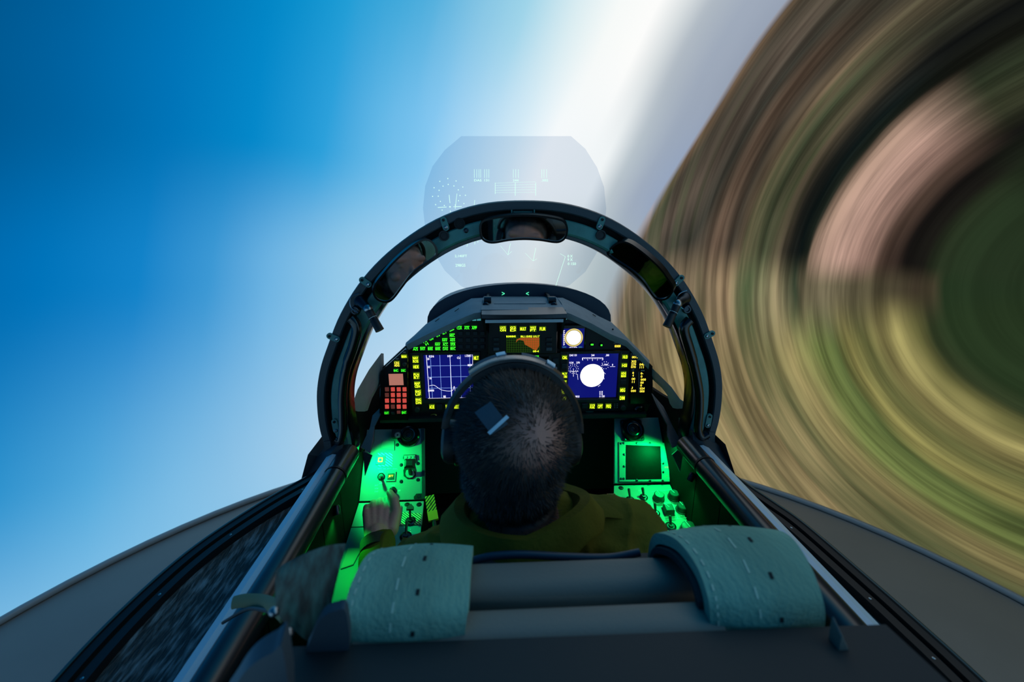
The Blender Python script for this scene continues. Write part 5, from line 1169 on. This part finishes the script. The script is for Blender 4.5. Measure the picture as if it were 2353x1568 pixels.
# ------------------------------------------------------------------ headset
hs = empty('headset', 'black headset with padded headband on the pilot head', 'headset')
def band_pt(a_, tilt, r=1.0):
    # arch over the skull from ear to ear; tilt leans it forwards
    v = Vector((math.sin(a_)*.090, 0, math.cos(a_)*.098)); v = Matrix.Rotation(-tilt, 3, 'X') @ v; return HC + RH @ (v*r)
def band(t0, t1, r, th, a0, a1, m, name):
    mb = MB(); rows = []
    for i in range(29):
        a_ = a0+(a1-a0)*i/28; p, q = band_pt(a_, t0, r), band_pt(a_, t1, r); o_ = HC + RH @ Vector((0, 0, -.0)); e = ((p+q)/2-o_).normalized()
        rows.append([p, (p+q)/2+e*.004, q, q+e*th, (p+q)/2+e*(th+.004), p+e*th])
    mb.loft(rows, close_v=True); mb.f += [tuple(range(6)), tuple(range(28*6, 29*6))]; return mb.build(name, M[m], hs, True)
rad_ = math.radians
band(rad_(14), rad_(40), 1.03, .007, rad_(-88), rad_(88), 'black', 'headband')
band(rad_(17), rad_(37), 1.105, .004, rad_(-40), rad_(40), 'gloss', 'band_cover')
band(rad_(30), rad_(40), 1.15, .002, rad_(-40), rad_(-8), 'grey_pad', 'band_pad'); band(rad_(30), rad_(40), 1.15, .002, rad_(4), rad_(34), 'grey_pad', 'band_pad')
band(rad_(31), rad_(39), 1.175, .0015, rad_(-16), rad_(-9), 'reflect', 'reflective_tab'); band(rad_(27), rad_(36), 1.175, .0015, rad_(24), rad_(31), 'reflect', 'reflective_tab')
# rear pad with a white edge
mb = MB(); pts = [(1090, 948), (1124, 925), (1170, 962), (1130, 1000)]
def onskull(x, y, lift):
    dd = ray(x, y).normalized(); h_ = bv.ray_cast(CAM, dd); return (h_[0] if h_[0] else P(x, y, .55)) - dd*lift
g_ = [[onskull(1090+(1130-1090)*v_+(1124-1090)*u_*(1), 948+(1000-948)*v_+(925-948)*u_, .012) + Vector((0, 0, .0)) for u_ in [k/6*1.1 for k in range(7)]] for v_ in [k/6 for k in range(7)]]
mb.loft(g_, thick=ray(1130, 960).normalized()*.004); mb.build('rear_pad', M['grey_pad'], hs, True)
g_ = [[onskull(1126+44*u_-v_*6, 1000-40*u_-v_*6, .016) for u_ in [k/6 for k in range(7)]] for v_ in (0, 1)]
mb = MB(); mb.loft(g_, thick=ray(1130, 960).normalized()*.003); mb.build('pad_edge', M['reflect'], hs)
for s in (-1, 1):
    c_ = hp_(s*.084, .006, -.024); ax_ = RH @ Vector((s, 0, 0))
    mb = MB(); mb.lathe(c_, ax_, [(.027, -.006), (.032, .0), (.032, .008), (.028, .015), (.018, .019), (.004, .020)], 26); mb.build('ear_cup', M['black'], hs, True)
    mb = MB(); mb.lathe(c_, ax_, [(.026, -.012), (.034, -.008), (.034, -.002), (.026, .001)], 26); mb.build('ear_cushion', M['gloss'], hs, True)
# ------------------------------------------------------------------ control stick in the right hand
cs = empty('control_stick', 'black control stick held between the pilot knees', 'control stick')
g0_ = WR+rd*.085+Vector((-.022, .012, 0))
mb = MB(); mb.lathe(g0_+Vector((0, 0, -.07)), (0, -.1, 1), [(.012, 0), (.016, .01), (.015, .06), (.017, .10), (.019, .125), (.012, .14)], 20); mb.build('grip', M['black'], cs, True)
mb = MB(); mb.tube(crom([g0_+Vector((0, 0, -.065)), g0_+Vector((-.01, .02, -.14)), Vector((0, 1.12, .99)), Vector((0, 1.12, .876))], 5), .011, 12); mb.build('shaft', M['dsteel'], cs, True)
mb = MB(); mb.lathe((0, 1.12, .875), (0, 0, 1), [(.06, 0), (.055, .02), (.03, .05), (.014, .06)], 20); mb.build('boot', M['rubber'], cs, True)
